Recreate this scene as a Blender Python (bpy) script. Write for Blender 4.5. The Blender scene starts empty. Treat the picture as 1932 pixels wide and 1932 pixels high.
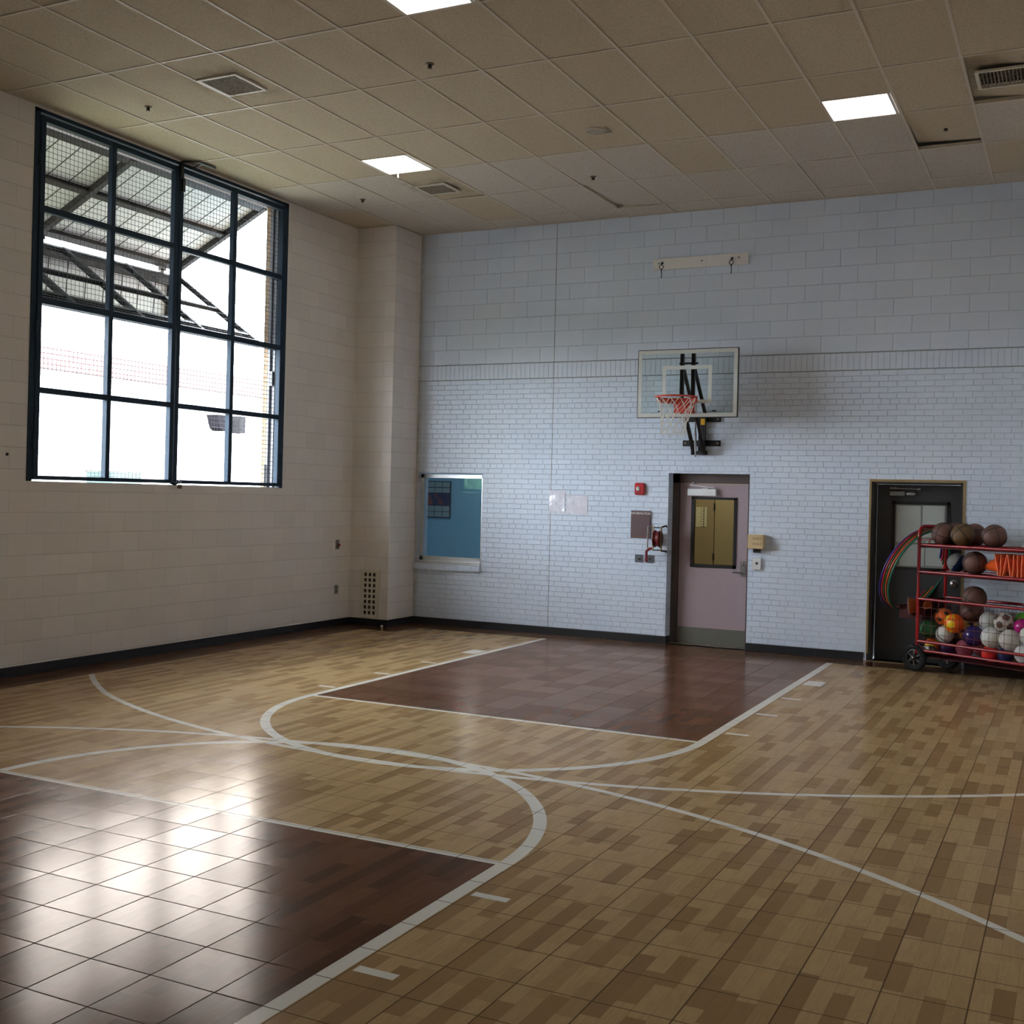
import bpy, math, random
from mathutils import Vector, Matrix
random.seed(7)
PI = math.pi
FT = 0.3048
scene = bpy.context.scene
COL = scene.collection

# ------------------------------------------------------------------ mesh helpers
class MB:
    """collects shapes into one mesh"""
    def __init__(s):
        s.v = []; s.f = []; s.sm = []; s.mi = []
    def add(s, vs, fs, smooth=False, mi=0):
        o = len(s.v)
        s.v += [tuple(p) for p in vs]
        for f in fs:
            s.f.append(tuple(i + o for i in f)); s.sm.append(smooth); s.mi.append(mi)
        return s
    def box(s, x0, x1, y0, y1, z0, z1, mi=0):
        vs = [(x, y, z) for x in (x0, x1) for y in (y0, y1) for z in (z0, z1)]
        fs = [(0, 1, 3, 2), (4, 6, 7, 5), (0, 4, 5, 1), (2, 3, 7, 6), (0, 2, 6, 4), (1, 5, 7, 3)]
        return s.add(vs, fs, mi=mi)
    def cbox(s, c, d, mi=0):
        return s.box(c[0]-d[0]/2, c[0]+d[0]/2, c[1]-d[1]/2, c[1]+d[1]/2, c[2]-d[2]/2, c[2]+d[2]/2, mi)
    def bbox(s, x0, x1, y0, y1, z0, z1, b=0.004, mi=0):
        """box with chamfered edges: hull of three shrunken slabs"""
        xs, ys, zs = (x0, x1), (y0, y1), (z0, z1)
        P = {}
        vs = []
        for i in (0, 1):
            for j in (0, 1):
                for k in (0, 1):
                    sx, sy, sz = (1, -1)[i]*b, (1, -1)[j]*b, (1, -1)[k]*b
                    X, Y, Z = xs[i], ys[j], zs[k]
                    P[i, j, k, 0] = len(vs); vs.append((X, Y+sy, Z+sz))
                    P[i, j, k, 1] = len(vs); vs.append((X+sx, Y, Z+sz))
                    P[i, j, k, 2] = len(vs); vs.append((X+sx, Y+sy, Z))
        fs = []
        for i in (0, 1):
            fs.append(tuple(P[i, j, k, 0] for j, k in ((0, 0), (1, 0), (1, 1), (0, 1))))
            fs.append(tuple(P[j, i, k, 1] for j, k in ((0, 0), (1, 0), (1, 1), (0, 1))))
            fs.append(tuple(P[j, k, i, 2] for j, k in ((0, 0), (1, 0), (1, 1), (0, 1))))
        for i in (0, 1):
            for j in (0, 1):
                fs.append((P[i, j, 0, 0], P[i, j, 1, 0], P[i, j, 1, 1], P[i, j, 0, 1]))
                fs.append((P[i, 0, j, 0], P[i, 1, j, 0], P[i, 1, j, 2], P[i, 0, j, 2]))
                fs.append((P[0, i, j, 1], P[1, i, j, 1], P[1, i, j, 2], P[0, i, j, 2]))
                for k in (0, 1):
                    fs.append((P[i, j, k, 0], P[i, j, k, 1], P[i, j, k, 2]))
        return s.add(vs, fs, mi=mi)
    def tube(s, pts, r, n=8, closed=False, caps=True, smooth=True, mi=0):
        pts = [Vector(p) for p in pts]; m = len(pts)
        vs = []; fs = []
        t0 = (pts[1]-pts[0]).normalized()
        ref = Vector((0, 0, 1)) if abs(t0.z) < 0.9 else Vector((1, 0, 0))
        u = t0.cross(ref).normalized()
        for i in range(m):
            if closed: t = (pts[(i+1) % m]-pts[i-1]).normalized()
            else: t = (pts[min(i+1, m-1)]-pts[max(i-1, 0)]).normalized()
            u = (u - t*u.dot(t)).normalized(); w = t.cross(u)
            rr = r[i] if isinstance(r, (list, tuple)) else r
            for k in range(n):
                a = 2*PI*k/n
                vs.append(pts[i] + (u*math.cos(a)+w*math.sin(a))*rr)
        mm = m if closed else m-1
        for i in range(mm):
            j = (i+1) % m
            for k in range(n):
                fs.append((i*n+k, i*n+(k+1) % n, j*n+(k+1) % n, j*n+k))
        s.add(vs, fs, smooth, mi)
        if caps and not closed:
            s.add(vs[:n], [tuple(range(n-1, -1, -1))], False, mi)
            s.add(vs[-n:], [tuple(range(n))], False, mi)
        return s
    def bar(s, p0, p1, w, h=None, up=(0, 0, 1), mi=0):
        """rectangular bar from p0 to p1"""
        h = h or w
        p0, p1 = Vector(p0), Vector(p1); t = (p1-p0).normalized()
        up = Vector(up)
        if abs(t.dot(up)) > 0.98: up = Vector((0, 1, 0))
        u = t.cross(up).normalized(); v = u.cross(t)
        vs = []
        for p in (p0, p1):
            for a, b in ((-1, -1), (1, -1), (1, 1), (-1, 1)):
                vs.append(p + u*(a*w/2) + v*(b*h/2))
        fs = [(0, 1, 2, 3), (7, 6, 5, 4), (0, 4, 5, 1), (1, 5, 6, 2), (2, 6, 7, 3), (3, 7, 4, 0)]
        return s.add(vs, fs, mi=mi)
    def lathe(s, prof, c, axis='z', n=24, mi=0, smooth=True):
        """prof: [(radius, height)...] about an axis through c"""
        vs = []; fs = []; m = len(prof)
        for r, h in prof:
            for k in range(n):
                a = 2*PI*k/n; x, y = r*math.cos(a), r*math.sin(a)
                p = {'z': (x, y, h), 'y': (x, h, y), 'x': (h, x, y)}[axis]
                vs.append((c[0]+p[0], c[1]+p[1], c[2]+p[2]))
        for i in range(m-1):
            for k in range(n):
                fs.append((i*n+k, i*n+(k+1) % n, (i+1)*n+(k+1) % n, (i+1)*n+k))
        return s.add(vs, fs, smooth, mi)
    def ring(s, c, R, r, u, w, n=48, m=8, mi=0):
        u, w, c = Vector(u).normalized(), Vector(w).normalized(), Vector(c)
        return s.tube([c+(u*math.cos(2*PI*i/n)+w*math.sin(2*PI*i/n))*R for i in range(n)], r, m, closed=True, mi=mi)
    def quad(s, a, b, c, d, mi=0):
        return s.add([a, b, c, d], [(0, 1, 2, 3)], mi=mi)
    def build(s, name, mat, parent=None, local=False):
        root = parent
        off = Vector((0, 0, 0))
        while root is not None and root.parent is not None: root = root.parent
        if root is not None and not local: off = Vector(root.location)
        org = Vector((0, 0, 0))
        if parent is None and s.v:
            xs = [p[0] for p in s.v]; ys = [p[1] for p in s.v]; zs = [p[2] for p in s.v]
            org = Vector(((min(xs)+max(xs))/2, (min(ys)+max(ys))/2, min(zs)))
            off = org
        me = bpy.data.meshes.new(name)
        me.from_pydata([tuple(Vector(p)-off) for p in s.v], [], s.f)
        for p, q, m in zip(me.polygons, s.sm, s.mi):
            p.use_smooth = q; p.material_index = m
        for m in (mat if isinstance(mat, (list, tuple)) else [mat]): me.materials.append(m)
        me.validate()
        o = bpy.data.objects.new(name, me); COL.objects.link(o)
        if parent is None: o.location = org
        else: o.parent = parent
        return o

def tag(o, label=None, cat=None, group=None, kind=None):
    if label: o['label'] = label
    if cat: o['category'] = cat
    if group: o['group'] = group
    if kind: o['kind'] = kind
    return o
def empty(name, loc, rotz=0):
    o = bpy.data.objects.new(name, None); COL.objects.link(o)
    o.location = loc; o.rotation_euler = (0, 0, rotz); o.empty_display_size = 0.05
    return o
def thing(name, label, cat, loc=(0, 0, 0), rotz=0, group=None):
    return tag(empty(name, loc, rotz), label, cat, group)
def copy_tree(o, parent=None):
    c = o.copy(); COL.objects.link(c)
    if parent is not None: c.parent = parent
    for ch in [x for x in bpy.data.objects if x.parent == o]:
        copy_tree(ch, c)
    return c
def text(name, s, size, mat, parent, loc, rot, extrude=0.0006):
    cu = bpy.data.curves.new(name, 'FONT'); cu.body = s; cu.size = size; cu.extrude = extrude
    cu.align_x = 'CENTER'; cu.align_y = 'CENTER'
    tmp = bpy.data.objects.new(name, cu); COL.objects.link(tmp)
    dg = bpy.context.evaluated_depsgraph_get()
    me = bpy.data.meshes.new_from_object(tmp.evaluated_get(dg))
    bpy.data.objects.remove(tmp)
    me.name = name
    me.materials.clear(); me.materials.append(mat)
    o = bpy.data.objects.new(name, me); COL.objects.link(o)
    root = parent
    while root.parent is not None: root = root.parent
    M = Matrix.Translation(Vector(loc)-Vector(root.location)) @ rot.to_4x4()
    me.transform(M)
    o.parent = parent
    return o
FACE_ROOM = Matrix.Rotation(PI/2, 3, 'X')      # text that reads from the room side of the far wall

# ------------------------------------------------------------------ material helpers
class S:
    """a float socket or number with operators that add Math nodes"""
    nt = None
    def __init__(s, x): s.x = x
    def _m(op, *a, clamp=False):
        n = S.nt.nodes.new('ShaderNodeMath'); n.operation = op; n.use_clamp = clamp
        for i, v in enumerate(a):
            v = v.x if isinstance(v, S) else v
            if isinstance(v, (int, float)): n.inputs[i].default_value = float(v)
            else: S.nt.links.new(v, n.inputs[i])
        return S(n.outputs[0])
    def __add__(s, o): return S._m('ADD', s, o)
    __radd__ = __add__
    def __sub__(s, o): return S._m('SUBTRACT', s, o)
    def __rsub__(s, o): return S._m('SUBTRACT', o, s)
    def __mul__(s, o): return S._m('MULTIPLY', s, o)
    __rmul__ = __mul__
    def __truediv__(s, o): return S._m('DIVIDE', s, o)
    def floor(s): return S._m('FLOOR', s)
    def fract(s): return S._m('FRACT', s)
    def abs(s): return S._m('ABSOLUTE', s)
    def mod(s, o): return S._m('FLOORED_MODULO', s, o)
    def lt(s, o): return S._m('LESS_THAN', s, o)
    def gt(s, o): return S._m('GREATER_THAN', s, o)
    def mn(s, o): return S._m('MINIMUM', s, o)
    def mx(s, o): return S._m('MAXIMUM', s, o)
    def sqrt(s): return S._m('SQRT', s)
    def sin(s): return S._m('SINE', s)
    def clamp(s): return S._m('ADD', s, 0.0, clamp=True)
    def smooth(s, a, b):
        n = S.nt.nodes.new('ShaderNodeMapRange'); n.interpolation_type = 'SMOOTHSTEP'
        S.nt.links.new(s.x, n.inputs['Value']); n.inputs['From Min'].default_value = a; n.inputs['From Max'].default_value = b
        return S(n.outputs['Result'])
def sel(m, a, b):            # m ? a : b
    return a*m + b*(1-m)
def mixc(f, a, b):
    n = S.nt.nodes.new('ShaderNodeMix'); n.data_type = 'RGBA'
    fx = f.x if isinstance(f, S) else f
    if isinstance(fx, (int, float)): n.inputs[0].default_value = fx
    else: S.nt.links.new(fx, n.inputs[0])
    for i, c in ((6, a), (7, b)):
        if isinstance(c, (tuple, list)): n.inputs[i].default_value = (*c[:3], 1)
        else: S.nt.links.new(c, n.inputs[i])
    return n.outputs[2]
def coords():
    tc = S.nt.nodes.new('ShaderNodeTexCoord')
    g = S.nt.nodes.new('ShaderNodeNewGeometry')
    sp = S.nt.nodes.new('ShaderNodeSeparateXYZ'); S.nt.links.new(g.outputs['Position'], sp.inputs[0])
    return S(sp.outputs[0]), S(sp.outputs[1]), S(sp.outputs[2]), g.outputs['Position'], tc.outputs['Object']
def noise(vec, scale, detail=2, rough=0.5, out=0):
    n = S.nt.nodes.new('ShaderNodeTexNoise'); n.inputs['Scale'].default_value = scale
    n.inputs['Detail'].default_value = detail; n.inputs['Roughness'].default_value = rough
    if vec is not None: S.nt.links.new(vec, n.inputs['Vector'])
    return S(n.outputs[0])
def comb(x, y, z=0.0):
    n = S.nt.nodes.new('ShaderNodeCombineXYZ')
    for i, v in enumerate((x, y, z)):
        v = v.x if isinstance(v, S) else v
        if isinstance(v, (int, float)): n.inputs[i].default_value = v
        else: S.nt.links.new(v, n.inputs[i])
    return n.outputs[0]
def white(x, y, z=0.0):
    n = S.nt.nodes.new('ShaderNodeTexWhiteNoise'); n.noise_dimensions = '3D'
    S.nt.links.new(comb(x, y, z), n.inputs['Vector'])
    return S(n.outputs['Value'])
def bump(h, strength=1.0, dist=0.01, normal=None):
    n = S.nt.nodes.new('ShaderNodeBump'); n.inputs['Strength'].default_value = strength; n.inputs['Distance'].default_value = dist
    S.nt.links.new(h.x, n.inputs['Height'])
    if normal is not None: S.nt.links.new(normal, n.inputs['Normal'])
    return n.outputs[0]
def newmat(name):
    m = bpy.data.materials.new(name); m.use_nodes = True
    S.nt = m.node_tree
    return m, m.node_tree.nodes['Principled BSDF']
def setin(b, name, v):
    i = b.inputs[name]
    v = v.x if isinstance(v, S) else v
    if hasattr(v, 'is_output'): S.nt.links.new(v, i)
    elif isinstance(v, (tuple, list)) and len(v) == 3: i.default_value = (*v, 1)
    else: i.default_value = v
def plain(name, col, rough=0.5, metal=0.0, spec=0.5, var=0.06, scale=14, bumpy=0.0):
    """procedural paint: a base colour with slight noise mottling"""
    m, b = newmat(name)
    x, y, z, P, O = coords()
    n = noise(O, scale, 3)
    lo = tuple(c*(1-var) for c in col); hi = tuple(min(1, c*(1+var)) for c in col)
    setin(b, 'Base Color', mixc(n, lo, hi)); setin(b, 'Roughness', rough); setin(b, 'Metallic', metal)
    setin(b, 'Specular IOR Level', spec)
    if bumpy: setin(b, 'Normal', bump(noise(O, scale*8, 3), bumpy, 0.004))
    return m
def emit(name, col, strength):
    m, b = newmat(name)
    setin(b, 'Base Color', (0.9, 0.9, 0.9)); setin(b, 'Emission Color', col); setin(b, 'Emission Strength', strength)
    return m
def glass(name, tint=(0.9, 0.95, 0.95), refl=0.08, extra=None):
    m = bpy.data.materials.new(name); m.use_nodes = True; nt = m.node_tree; S.nt = nt
    out = nt.nodes['Material Output']; nt.nodes.remove(nt.nodes['Principled BSDF'])
    tr = nt.nodes.new('ShaderNodeBsdfTransparent'); tr.inputs[0].default_value = (*tint, 1)
    gl = nt.nodes.new('ShaderNodeBsdfGlossy'); gl.inputs['Roughness'].default_value = 0.02
    fr = nt.nodes.new('ShaderNodeFresnel'); fr.inputs[0].default_value = 1.45
    mx = nt.nodes.new('ShaderNodeMixShader')
    nt.links.new(fr.outputs[0], mx.inputs[0]); nt.links.new(tr.outputs[0], mx.inputs[1]); nt.links.new(gl.outputs[0], mx.inputs[2])
    nt.links.new(mx.outputs[0], out.inputs[0])
    return m

# masonry pattern: returns (1 on the block face / 0 in the joint, random per block)
def masonry(u, v, bw, bh, j=0.004, soft=0.004, half=0.5):
    row = (v/bh).floor(); fv = (v/bh).fract()
    uu = u/bw + row.mod(2)*half
    fu = uu.fract(); c = uu.floor()
    du = fu.mn(1-fu)*bw; dv = fv.mn(1-fv)*bh
    return du.smooth(j*.4, j*.4+soft), dv.smooth(j*.4, j*.4+soft), white(c, row, 1.0)

PAINT = (0.66, 0.75, 0.90)
PAINT2 = (0.76, 0.735, 0.71)
def wall_far_mat():
    m, b = newmat('painted_masonry_far')
    x, y, z, P, O = coords()
    # CMU above 3.577
    cu, cv, cr = masonry(x-2.736, z-3.579, 0.408, 0.2032)
    # soldier course
    su = ((x/0.0677).fract()); sdu = su.mn(1-su)*0.0677
    sv = (z-3.367).abs().mn((z-3.577).abs()).smooth(0.002, 0.007)
    s_u = sdu.smooth(0.001, 0.005)
    # brick below; header course every sixth row
    zz = 3.367 - z
    row = (zz/0.0667).floor(); hd = row.mod(6).gt(4.5)
    bu1, bv, br = masonry(x+0.05, zz, 0.2032, 0.0667, half=0.5)
    hu_ = ((x+0.02)/0.1016).fract(); hu = (hu_.mn(1-hu_)*0.1016).smooth(0.0015, 0.0055)
    bu = sel(hd, hu, bu1)
    up = z.gt(3.577); so = z.gt(3.367)
    U = sel(up, cu, sel(so, s_u, bu)); V = sel(up, cv, sel(so, sv, bv))
    rnd = sel(up, cr, br)
    line = U*V
    n1 = noise(P, 1.3, 4); n2 = noise(P, 60, 2)
    # the vertical control joint
    seam = (x+1.953).abs().smooth(0.003, 0.008)
    ledge = (z-3.575).abs().smooth(0.003, 0.009)*((z-3.367).abs().smooth(0.003, 0.008))
    d1 = 0.89+0.11*U; d2 = 0.93+0.07*V
    tone = d1*d2*(0.965+0.04*rnd)*(0.92+0.16*n1)*(0.45+0.55*seam)*(0.5+0.5*ledge)
    c0 = mixc(n1.smooth(0.35, 0.7), PAINT, tuple(v*k for v, k in zip(PAINT, (1.0, 0.985, 0.96))))
    # yellowed grime where the wall meets the pier
    g = (x+4.03).smooth(0.0, 0.10); g2 = noise(P, 9, 4)
    c0 = mixc((1-g)*g2, c0, (0.36, 0.29, 0.19))
    mm = S.nt.nodes.new('ShaderNodeMix'); mm.data_type = 'RGBA'; mm.blend_type = 'MULTIPLY'; mm.inputs[0].default_value = 1
    S.nt.links.new(c0, mm.inputs[6]); S.nt.links.new(comb(tone, tone, tone), mm.inputs[7])
    setin(b, 'Base Color', mm.outputs[2]); setin(b, 'Roughness', 0.42+0.1*n2); setin(b, 'Specular IOR Level', 0.35)
    h = line*0.9 + rnd*0.2 + n2*0.12 + ledge*0.5
    setin(b, 'Normal', bump(h, 0.8, 0.006))
    return m
def wall_cmu_mat(name, axis, u0, v0=0.116, k0=1.0):
    m, b = newmat(name)
    x, y, z, P, O = coords()
    u = y if axis == 'y' else (x if axis == 'x' else x+y)
    U, V, rnd = masonry(u-u0, z-v0, 0.4064, 0.2032)
    n1 = noise(P, 1.1, 4); n2 = noise(P, 70, 2)
    tone = k0*(0.9+0.1*U)*(0.84+0.16*V)*(0.95+0.07*rnd)*(0.93+0.14*n1)
    c0 = mixc(n1, tuple(v*k for v, k in zip(PAINT2, (1.0, 0.985, 0.965))), tuple(v*k for v, k in zip(PAINT2, (1.02, 0.99, 0.95))))
    mm = S.nt.nodes.new('ShaderNodeMix'); mm.data_type = 'RGBA'; mm.blend_type = 'MULTIPLY'; mm.inputs[0].default_value = 1
    S.nt.links.new(c0, mm.inputs[6]); S.nt.links.new(comb(tone, tone, tone), mm.inputs[7])
    setin(b, 'Base Color', mm.outputs[2]); setin(b, 'Roughness', 0.5); setin(b, 'Specular IOR Level', 0.3)
    setin(b, 'Normal', bump(U*V*0.8+n2*0.14+rnd*0.15, 0.45, 0.005))
    return m

KW = 6*FT; LEND = 4.856; NEAR = -3.223
ARC_FAR = (-0.057, 4.895, 6.653); ARC_NEAR = (0.157, -7.491, 5.998)
def floor_mat():
    m, b = newmat('sport_tile_floor')
    x, y, z, P, O = coords()
    # interlocking tiles of one foot with printed strips running along y
    tx = (x-0.008)/0.305; ty = (y+3.215)/0.2995
    ix, iy = tx.floor(), ty.floor(); fx, fy = tx.fract(), ty.fract()
    tedge = (fx.mn(1-fx)).mn(fy.mn(1-fy))*0.3
    groove = tedge.smooth(0.0016, 0.0042)
    st = (tx*4).floor(); fs = (tx*4).fract()
    off = white(st, 3.0, 5.0)
    ln = y/0.30 + off
    sg = ln.floor(); fl = ln.fract()
    rnd = white(st, sg, 2.0); rnd2 = white(st, sg, 8.0)
    sedge = (fs.mn(1-fs)*0.076).mn(fl.mn(1-fl)*0.30).smooth(0.0003, 0.0016)
    grain = noise(comb(x*90, y*7, rnd*40), 1.0, 4, 0.65)
    blot = noise(P, 2.2, 3)
    light = mixc(rnd.smooth(0.1, 0.95), (0.52, 0.365, 0.180), (0.43, 0.29, 0.138))
    alt = st.mod(2).lt(0.5)
    wood = mixc((rnd.gt(0.42)*alt).mx(rnd.gt(0.90))*0.7, light, mixc(rnd2, (0.34, 0.205, 0.088), (0.27, 0.16, 0.068)))
    wood = mixc(grain.smooth(0.3, 0.8)*0.3, wood, (0.24, 0.16, 0.088))
    dark = mixc(rnd, (0.165, 0.076, 0.043), (0.115, 0.053, 0.030))
    dark = mixc(rnd.gt(0.5)*alt*0.7, dark, (0.075, 0.036, 0.022))
    dark = mixc(grain.smooth(0.3, 0.8)*0.3, dark, (0.05, 0.022, 0.014))
    inx = x.abs().lt(KW)
    key = inx*(y.gt(0.0)+y.lt(NEAR))
    border = ((x+4.19).lt(0)+y.gt(LEND)+(x+3.65).lt(0)*y.gt(4.30)).mn(1.0)
    brown = key.mx(border)
    base = mixc(brown, wood, dark)
    # painted lines
    court = (1-border)
    lw = 0.026
    ftl = inx*(y.abs().lt(lw).mx((y-NEAR).abs().lt(lw)))
    lane = ((x.abs()-(KW-0.038)).abs().lt(0.038))*(y.gt(0.0)+y.lt(NEAR))
    def circ(cx, cy, r, w):
        dx, dy = x-cx, y-cy
        return ((dx*dx+dy*dy).sqrt()-r).abs().lt(w)
    c1 = circ(0, 0, KW-0.038, 0.038)*y.lt(0.0)
    c2 = circ(0, NEAR, KW-0.038, 0.038)*y.gt(NEAR)
    a1 = circ(ARC_FAR[0], ARC_FAR[1], ARC_FAR[2]-0.055*((0-3.3-x)/0.9).clamp(), 0.027); a2 = circ(*ARC_NEAR, 0.027)
    mk_x = x.abs().gt(KW+0.025)*x.abs().lt(KW+0.205)
    def hash_(yc, w): return (y-yc).abs().lt(w)
    mk = hash_(0.438, .026).mx(hash_(1.365, .026)).mx(hash_(2.266, .026)).mx(hash_(3.281, .15))
    mk = mk.mx(hash_(NEAR-0.438, .026)).mx(hash_(NEAR-1.365, .026)).mx(hash_(NEAR-2.266, .026))
    lines = (ftl.mx(lane).mx(c1).mx(c2).mx(a1).mx(a2).mx(mk*mk_x))*court
    wn = noise(P, 30, 3)
    paint = mixc(wn, (0.74, 0.73, 0.66), (0.80, 0.79, 0.72))
    base = mixc(lines, base, paint)
    base = mixc((1-groove)*0.85, base, (0.10, 0.06, 0.035))
    base = mixc((1-sedge)*0.35*(1-lines), base, (0.12, 0.075, 0.04))
    setin(b, 'Base Color', base)
    setin(b, 'Roughness', 0.9); setin(b, 'Specular IOR Level', 0.0)
    # every tile lies a little differently and is slightly pillowed; the face has a fine emboss
    t1 = white(ix, iy, 11.0)-0.5; t2 = white(ix, iy, 12.0)-0.5
    tilt = (t1*fx + t2*fy)*0.9
    pil = (fx*(1-fx)+fy*(1-fy))*1.2
    fine = noise(comb(x*55, y*70, 0.0), 1.0, 2)
    wave = noise(P, 7, 2)
    h = tilt*0.5 + pil*0.55 + fine*0.11 + wave*0.45 + groove*0.5
    nrm = bump(h, 0.24, 0.0022)
    setin(b, 'Normal', nrm)
    # satin lacquer: a warm gloss that grows with the viewing angle, broken at the joints
    nt = S.nt; out = nt.nodes['Material Output']
    gl = nt.nodes.new('ShaderNodeBsdfGlossy'); gl.inputs['Color'].default_value = (1.0, 0.83, 0.71, 1)
    rg = 0.13 + 0.04*blot + 0.06*noise(P, 25, 3)
    nt.links.new(rg.x, gl.inputs['Roughness']); nt.links.new(nrm, gl.inputs['Normal'])
    fr = nt.nodes.new('ShaderNodeLayerWeight'); fr.inputs[0].default_value = 0.5
    fac = (0.005 + 1.3*S._m('POWER', S(fr.outputs['Facing']), 8.0)).mn(0.7)*groove*(0.8+0.3*white(ix, iy, 21.0))
    ms = nt.nodes.new('ShaderNodeMixShader'); nt.links.new(fac.x, ms.inputs[0])
    nt.links.new(b.outputs[0], ms.inputs[1]); nt.links.new(gl.outputs[0], ms.inputs[2]); nt.links.new(ms.outputs[0], out.inputs[0])
    return m

GX0, GDX = -4.03, 0.6165
GY = [-8.08, -6.90, -5.72, -4.54, -3.36, -2.18, -0.99, 0.19, 1.38, 2.57, 3.745, 4.87]
def ceiling_mat():
    m, b = newmat('mineral_fibre_tile')
    x, y, z, P, O = coords()
    ix = ((x-GX0)/GDX).floor(); iy = ((y-0.19)/1.183).floor()
    r = white(ix, iy, 4.0)
    n = noise(P, 130, 3, 0.7); n2 = noise(P, 42, 2); n3 = noise(P, 0.9, 3)
    c = mixc(r, (0.60, 0.515, 0.385), (0.64, 0.555, 0.42))
    newer = (white(ix, iy, 9.0).gt(0.2))*y.gt(2.57)
    c = mixc(newer*0.75, c, (0.66, 0.63, 0.61))
    c = mixc(n.smooth(0.36, 0.52), (0.39, 0.325, 0.23), c)
    c = mixc(n3*0.2, c, (0.42, 0.37, 0.28))
    # dust that has gathered round the air registers
    def dust(cx, cy, w):
        dx, dy = (x-cx).abs(), (y-cy).abs()
        return (1-(dx.mx(dy)).smooth(0.2, w))*noise(P, 6, 4).smooth(0.3, 0.65)
    dd = dust(-2.55, -0.355, 0.46).mx(dust(-2.58, 3.27, 0.42)).mx(dust(3.75, 1.95, 0.5))
    c = mixc(dd*0.5, c, (0.17, 0.13, 0.09))
    setin(b, 'Base Color', c); setin(b, 'Roughness', 0.95); setin(b, 'Specular IOR Level', 0.1)
    setin(b, 'Normal', bump(n+n2*0.5, 0.35, 0.004))
    return m

def brick_mat(name, c1, c2, mortar):
    m, b = newmat(name)
    x, y, z, P, O = coords()
    U, V, r = masonry(x+y, z, 0.2032, 0.0677, j=0.008)
    c = mixc(r, c1, c2)
    setin(b, 'Base Color', mixc(U*V, mortar, c)); setin(b, 'Roughness', 0.9)
    setin(b, 'Normal', bump(U*V, 0.4, 0.006))
    return m

M_far = wall_far_mat()
M_left = wall_cmu_mat('painted_block_window_wall', 'y', 0.16)
M_side = wall_cmu_mat('painted_block_pier', 'xy', 0.05)
M_floor = floor_mat()
M_ceil = ceiling_mat()
M_tee = plain('tee_bar_paint', (0.62, 0.55, 0.45), 0.5, var=0.08)
M_base = plain('black_rubber_base', (0.012, 0.014, 0.017), 0.45, var=0.3)
M_frame = plain('dark_blue_grey_steel', (0.018, 0.036, 0.060), 0.6, spec=0.2, var=0.15)
M_wire = plain('galvanised_dark_wire', (0.02, 0.022, 0.025), 0.5)
M_alu = plain('aluminium', (0.62, 0.63, 0.64), 0.35, metal=0.6)
M_chrome = plain('chrome', (0.8, 0.8, 0.8), 0.15, metal=1.0)
M_steel = plain('satin_steel', (0.33, 0.32, 0.31), 0.35, metal=0.8)
M_black = plain('black_steel', (0.012, 0.012, 0.013), 0.4)
M_mauve = plain('mauve_door_paint', (0.36, 0.275, 0.30), 0.5, var=0.05)
M_doorfr = plain('brown_frame_paint', (0.085, 0.062, 0.055), 0.5)
M_kick = plain('kick_plate_steel', (0.17, 0.17, 0.145), 0.38, metal=0.3)
M_char = plain('charcoal_door_paint', (0.042, 0.043, 0.046), 0.45)
M_tan = plain('tan_wood_trim', (0.33, 0.24, 0.12), 0.5, var=0.2, scale=40)
M_white = plain('white_paint', (0.75, 0.76, 0.77), 0.45)
M_offw = plain('off_white_metal', (0.66, 0.62, 0.52), 0.5)
M_beige = plain('beige_plastic', (0.62, 0.46, 0.26), 0.5)
M_red = plain('red_enamel', (0.30, 0.008, 0.012), 0.2)
M_redd = plain('dark_red_enamel', (0.05, 0.005, 0.006), 0.6, spec=0.2)
M_rim = plain('orange_red_rim_paint', (0.62, 0.045, 0.02), 0.4)
M_cord = plain('net_cord', (0.80, 0.78, 0.75), 0.8)
M_yel = plain('yellow_label', (0.75, 0.42, 0.02), 0.5)
M_plaque = plain('maroon_board', (0.115, 0.065, 0.075), 0.5)
M_lens = plain('clear_lens', (0.75, 0.75, 0.72), 0.1)
M_paper = plain('paper', (0.72, 0.72, 0.78), 0.25, spec=0.7)
M_paper2 = plain('yellowed_paper', (0.80, 0.74, 0.50), 0.7)
M_ink = plain('faint_ink', (0.40, 0.40, 0.45), 0.5)
M_inkb = plain('black_ink', (0.05, 0.05, 0.05), 0.6)
M_dark = plain('dark_void', (0.02, 0.018, 0.015), 0.8)
M_glass = glass('clear_glass', (0.93, 0.96, 0.96))
M_bglass = glass('backboard_glass', (0.90, 0.94, 0.93))
M_lamp = emit('lit_diffuser', (1.0, 0.985, 0.96), 3.2)
M_sheet = plain('ivory_board', (0.56, 0.55, 0.56), 0.5)

# ------------------------------------------------------------------ room shell
XL, XR, YF, YN, H = -4.65, 4.66, 5.30, -8.60, 5.40
TW = 0.32      # wall thickness

def wall_grid(mb, us, vs, holes, put):
    us = sorted(set(us+[h for q in holes for h in q[:2]])); vs = sorted(set(vs+[h for q in holes for h in q[2:]]))
    for a, b in zip(us, us[1:]):
        for c, d in zip(vs, vs[1:]):
            um, vm = (a+b)/2, (c+d)/2
            if any(q[0] < um < q[1] and q[2] < vm < q[3] for q in holes): continue
            put(a, b, c, d)

W1 = (-0.665, 3.125, 1.837, 5.362)      # y0 y1 z0 z1 of the big opening in the window wall
OFFW = (-3.99, -2.975, 0.87, 2.092)     # x0 x1 z0 z1 of the interior window
D1 = (-0.333, 0.697, 0.0, 2.139)
D2 = (2.112, 3.148, 0.0, 2.097)

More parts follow.
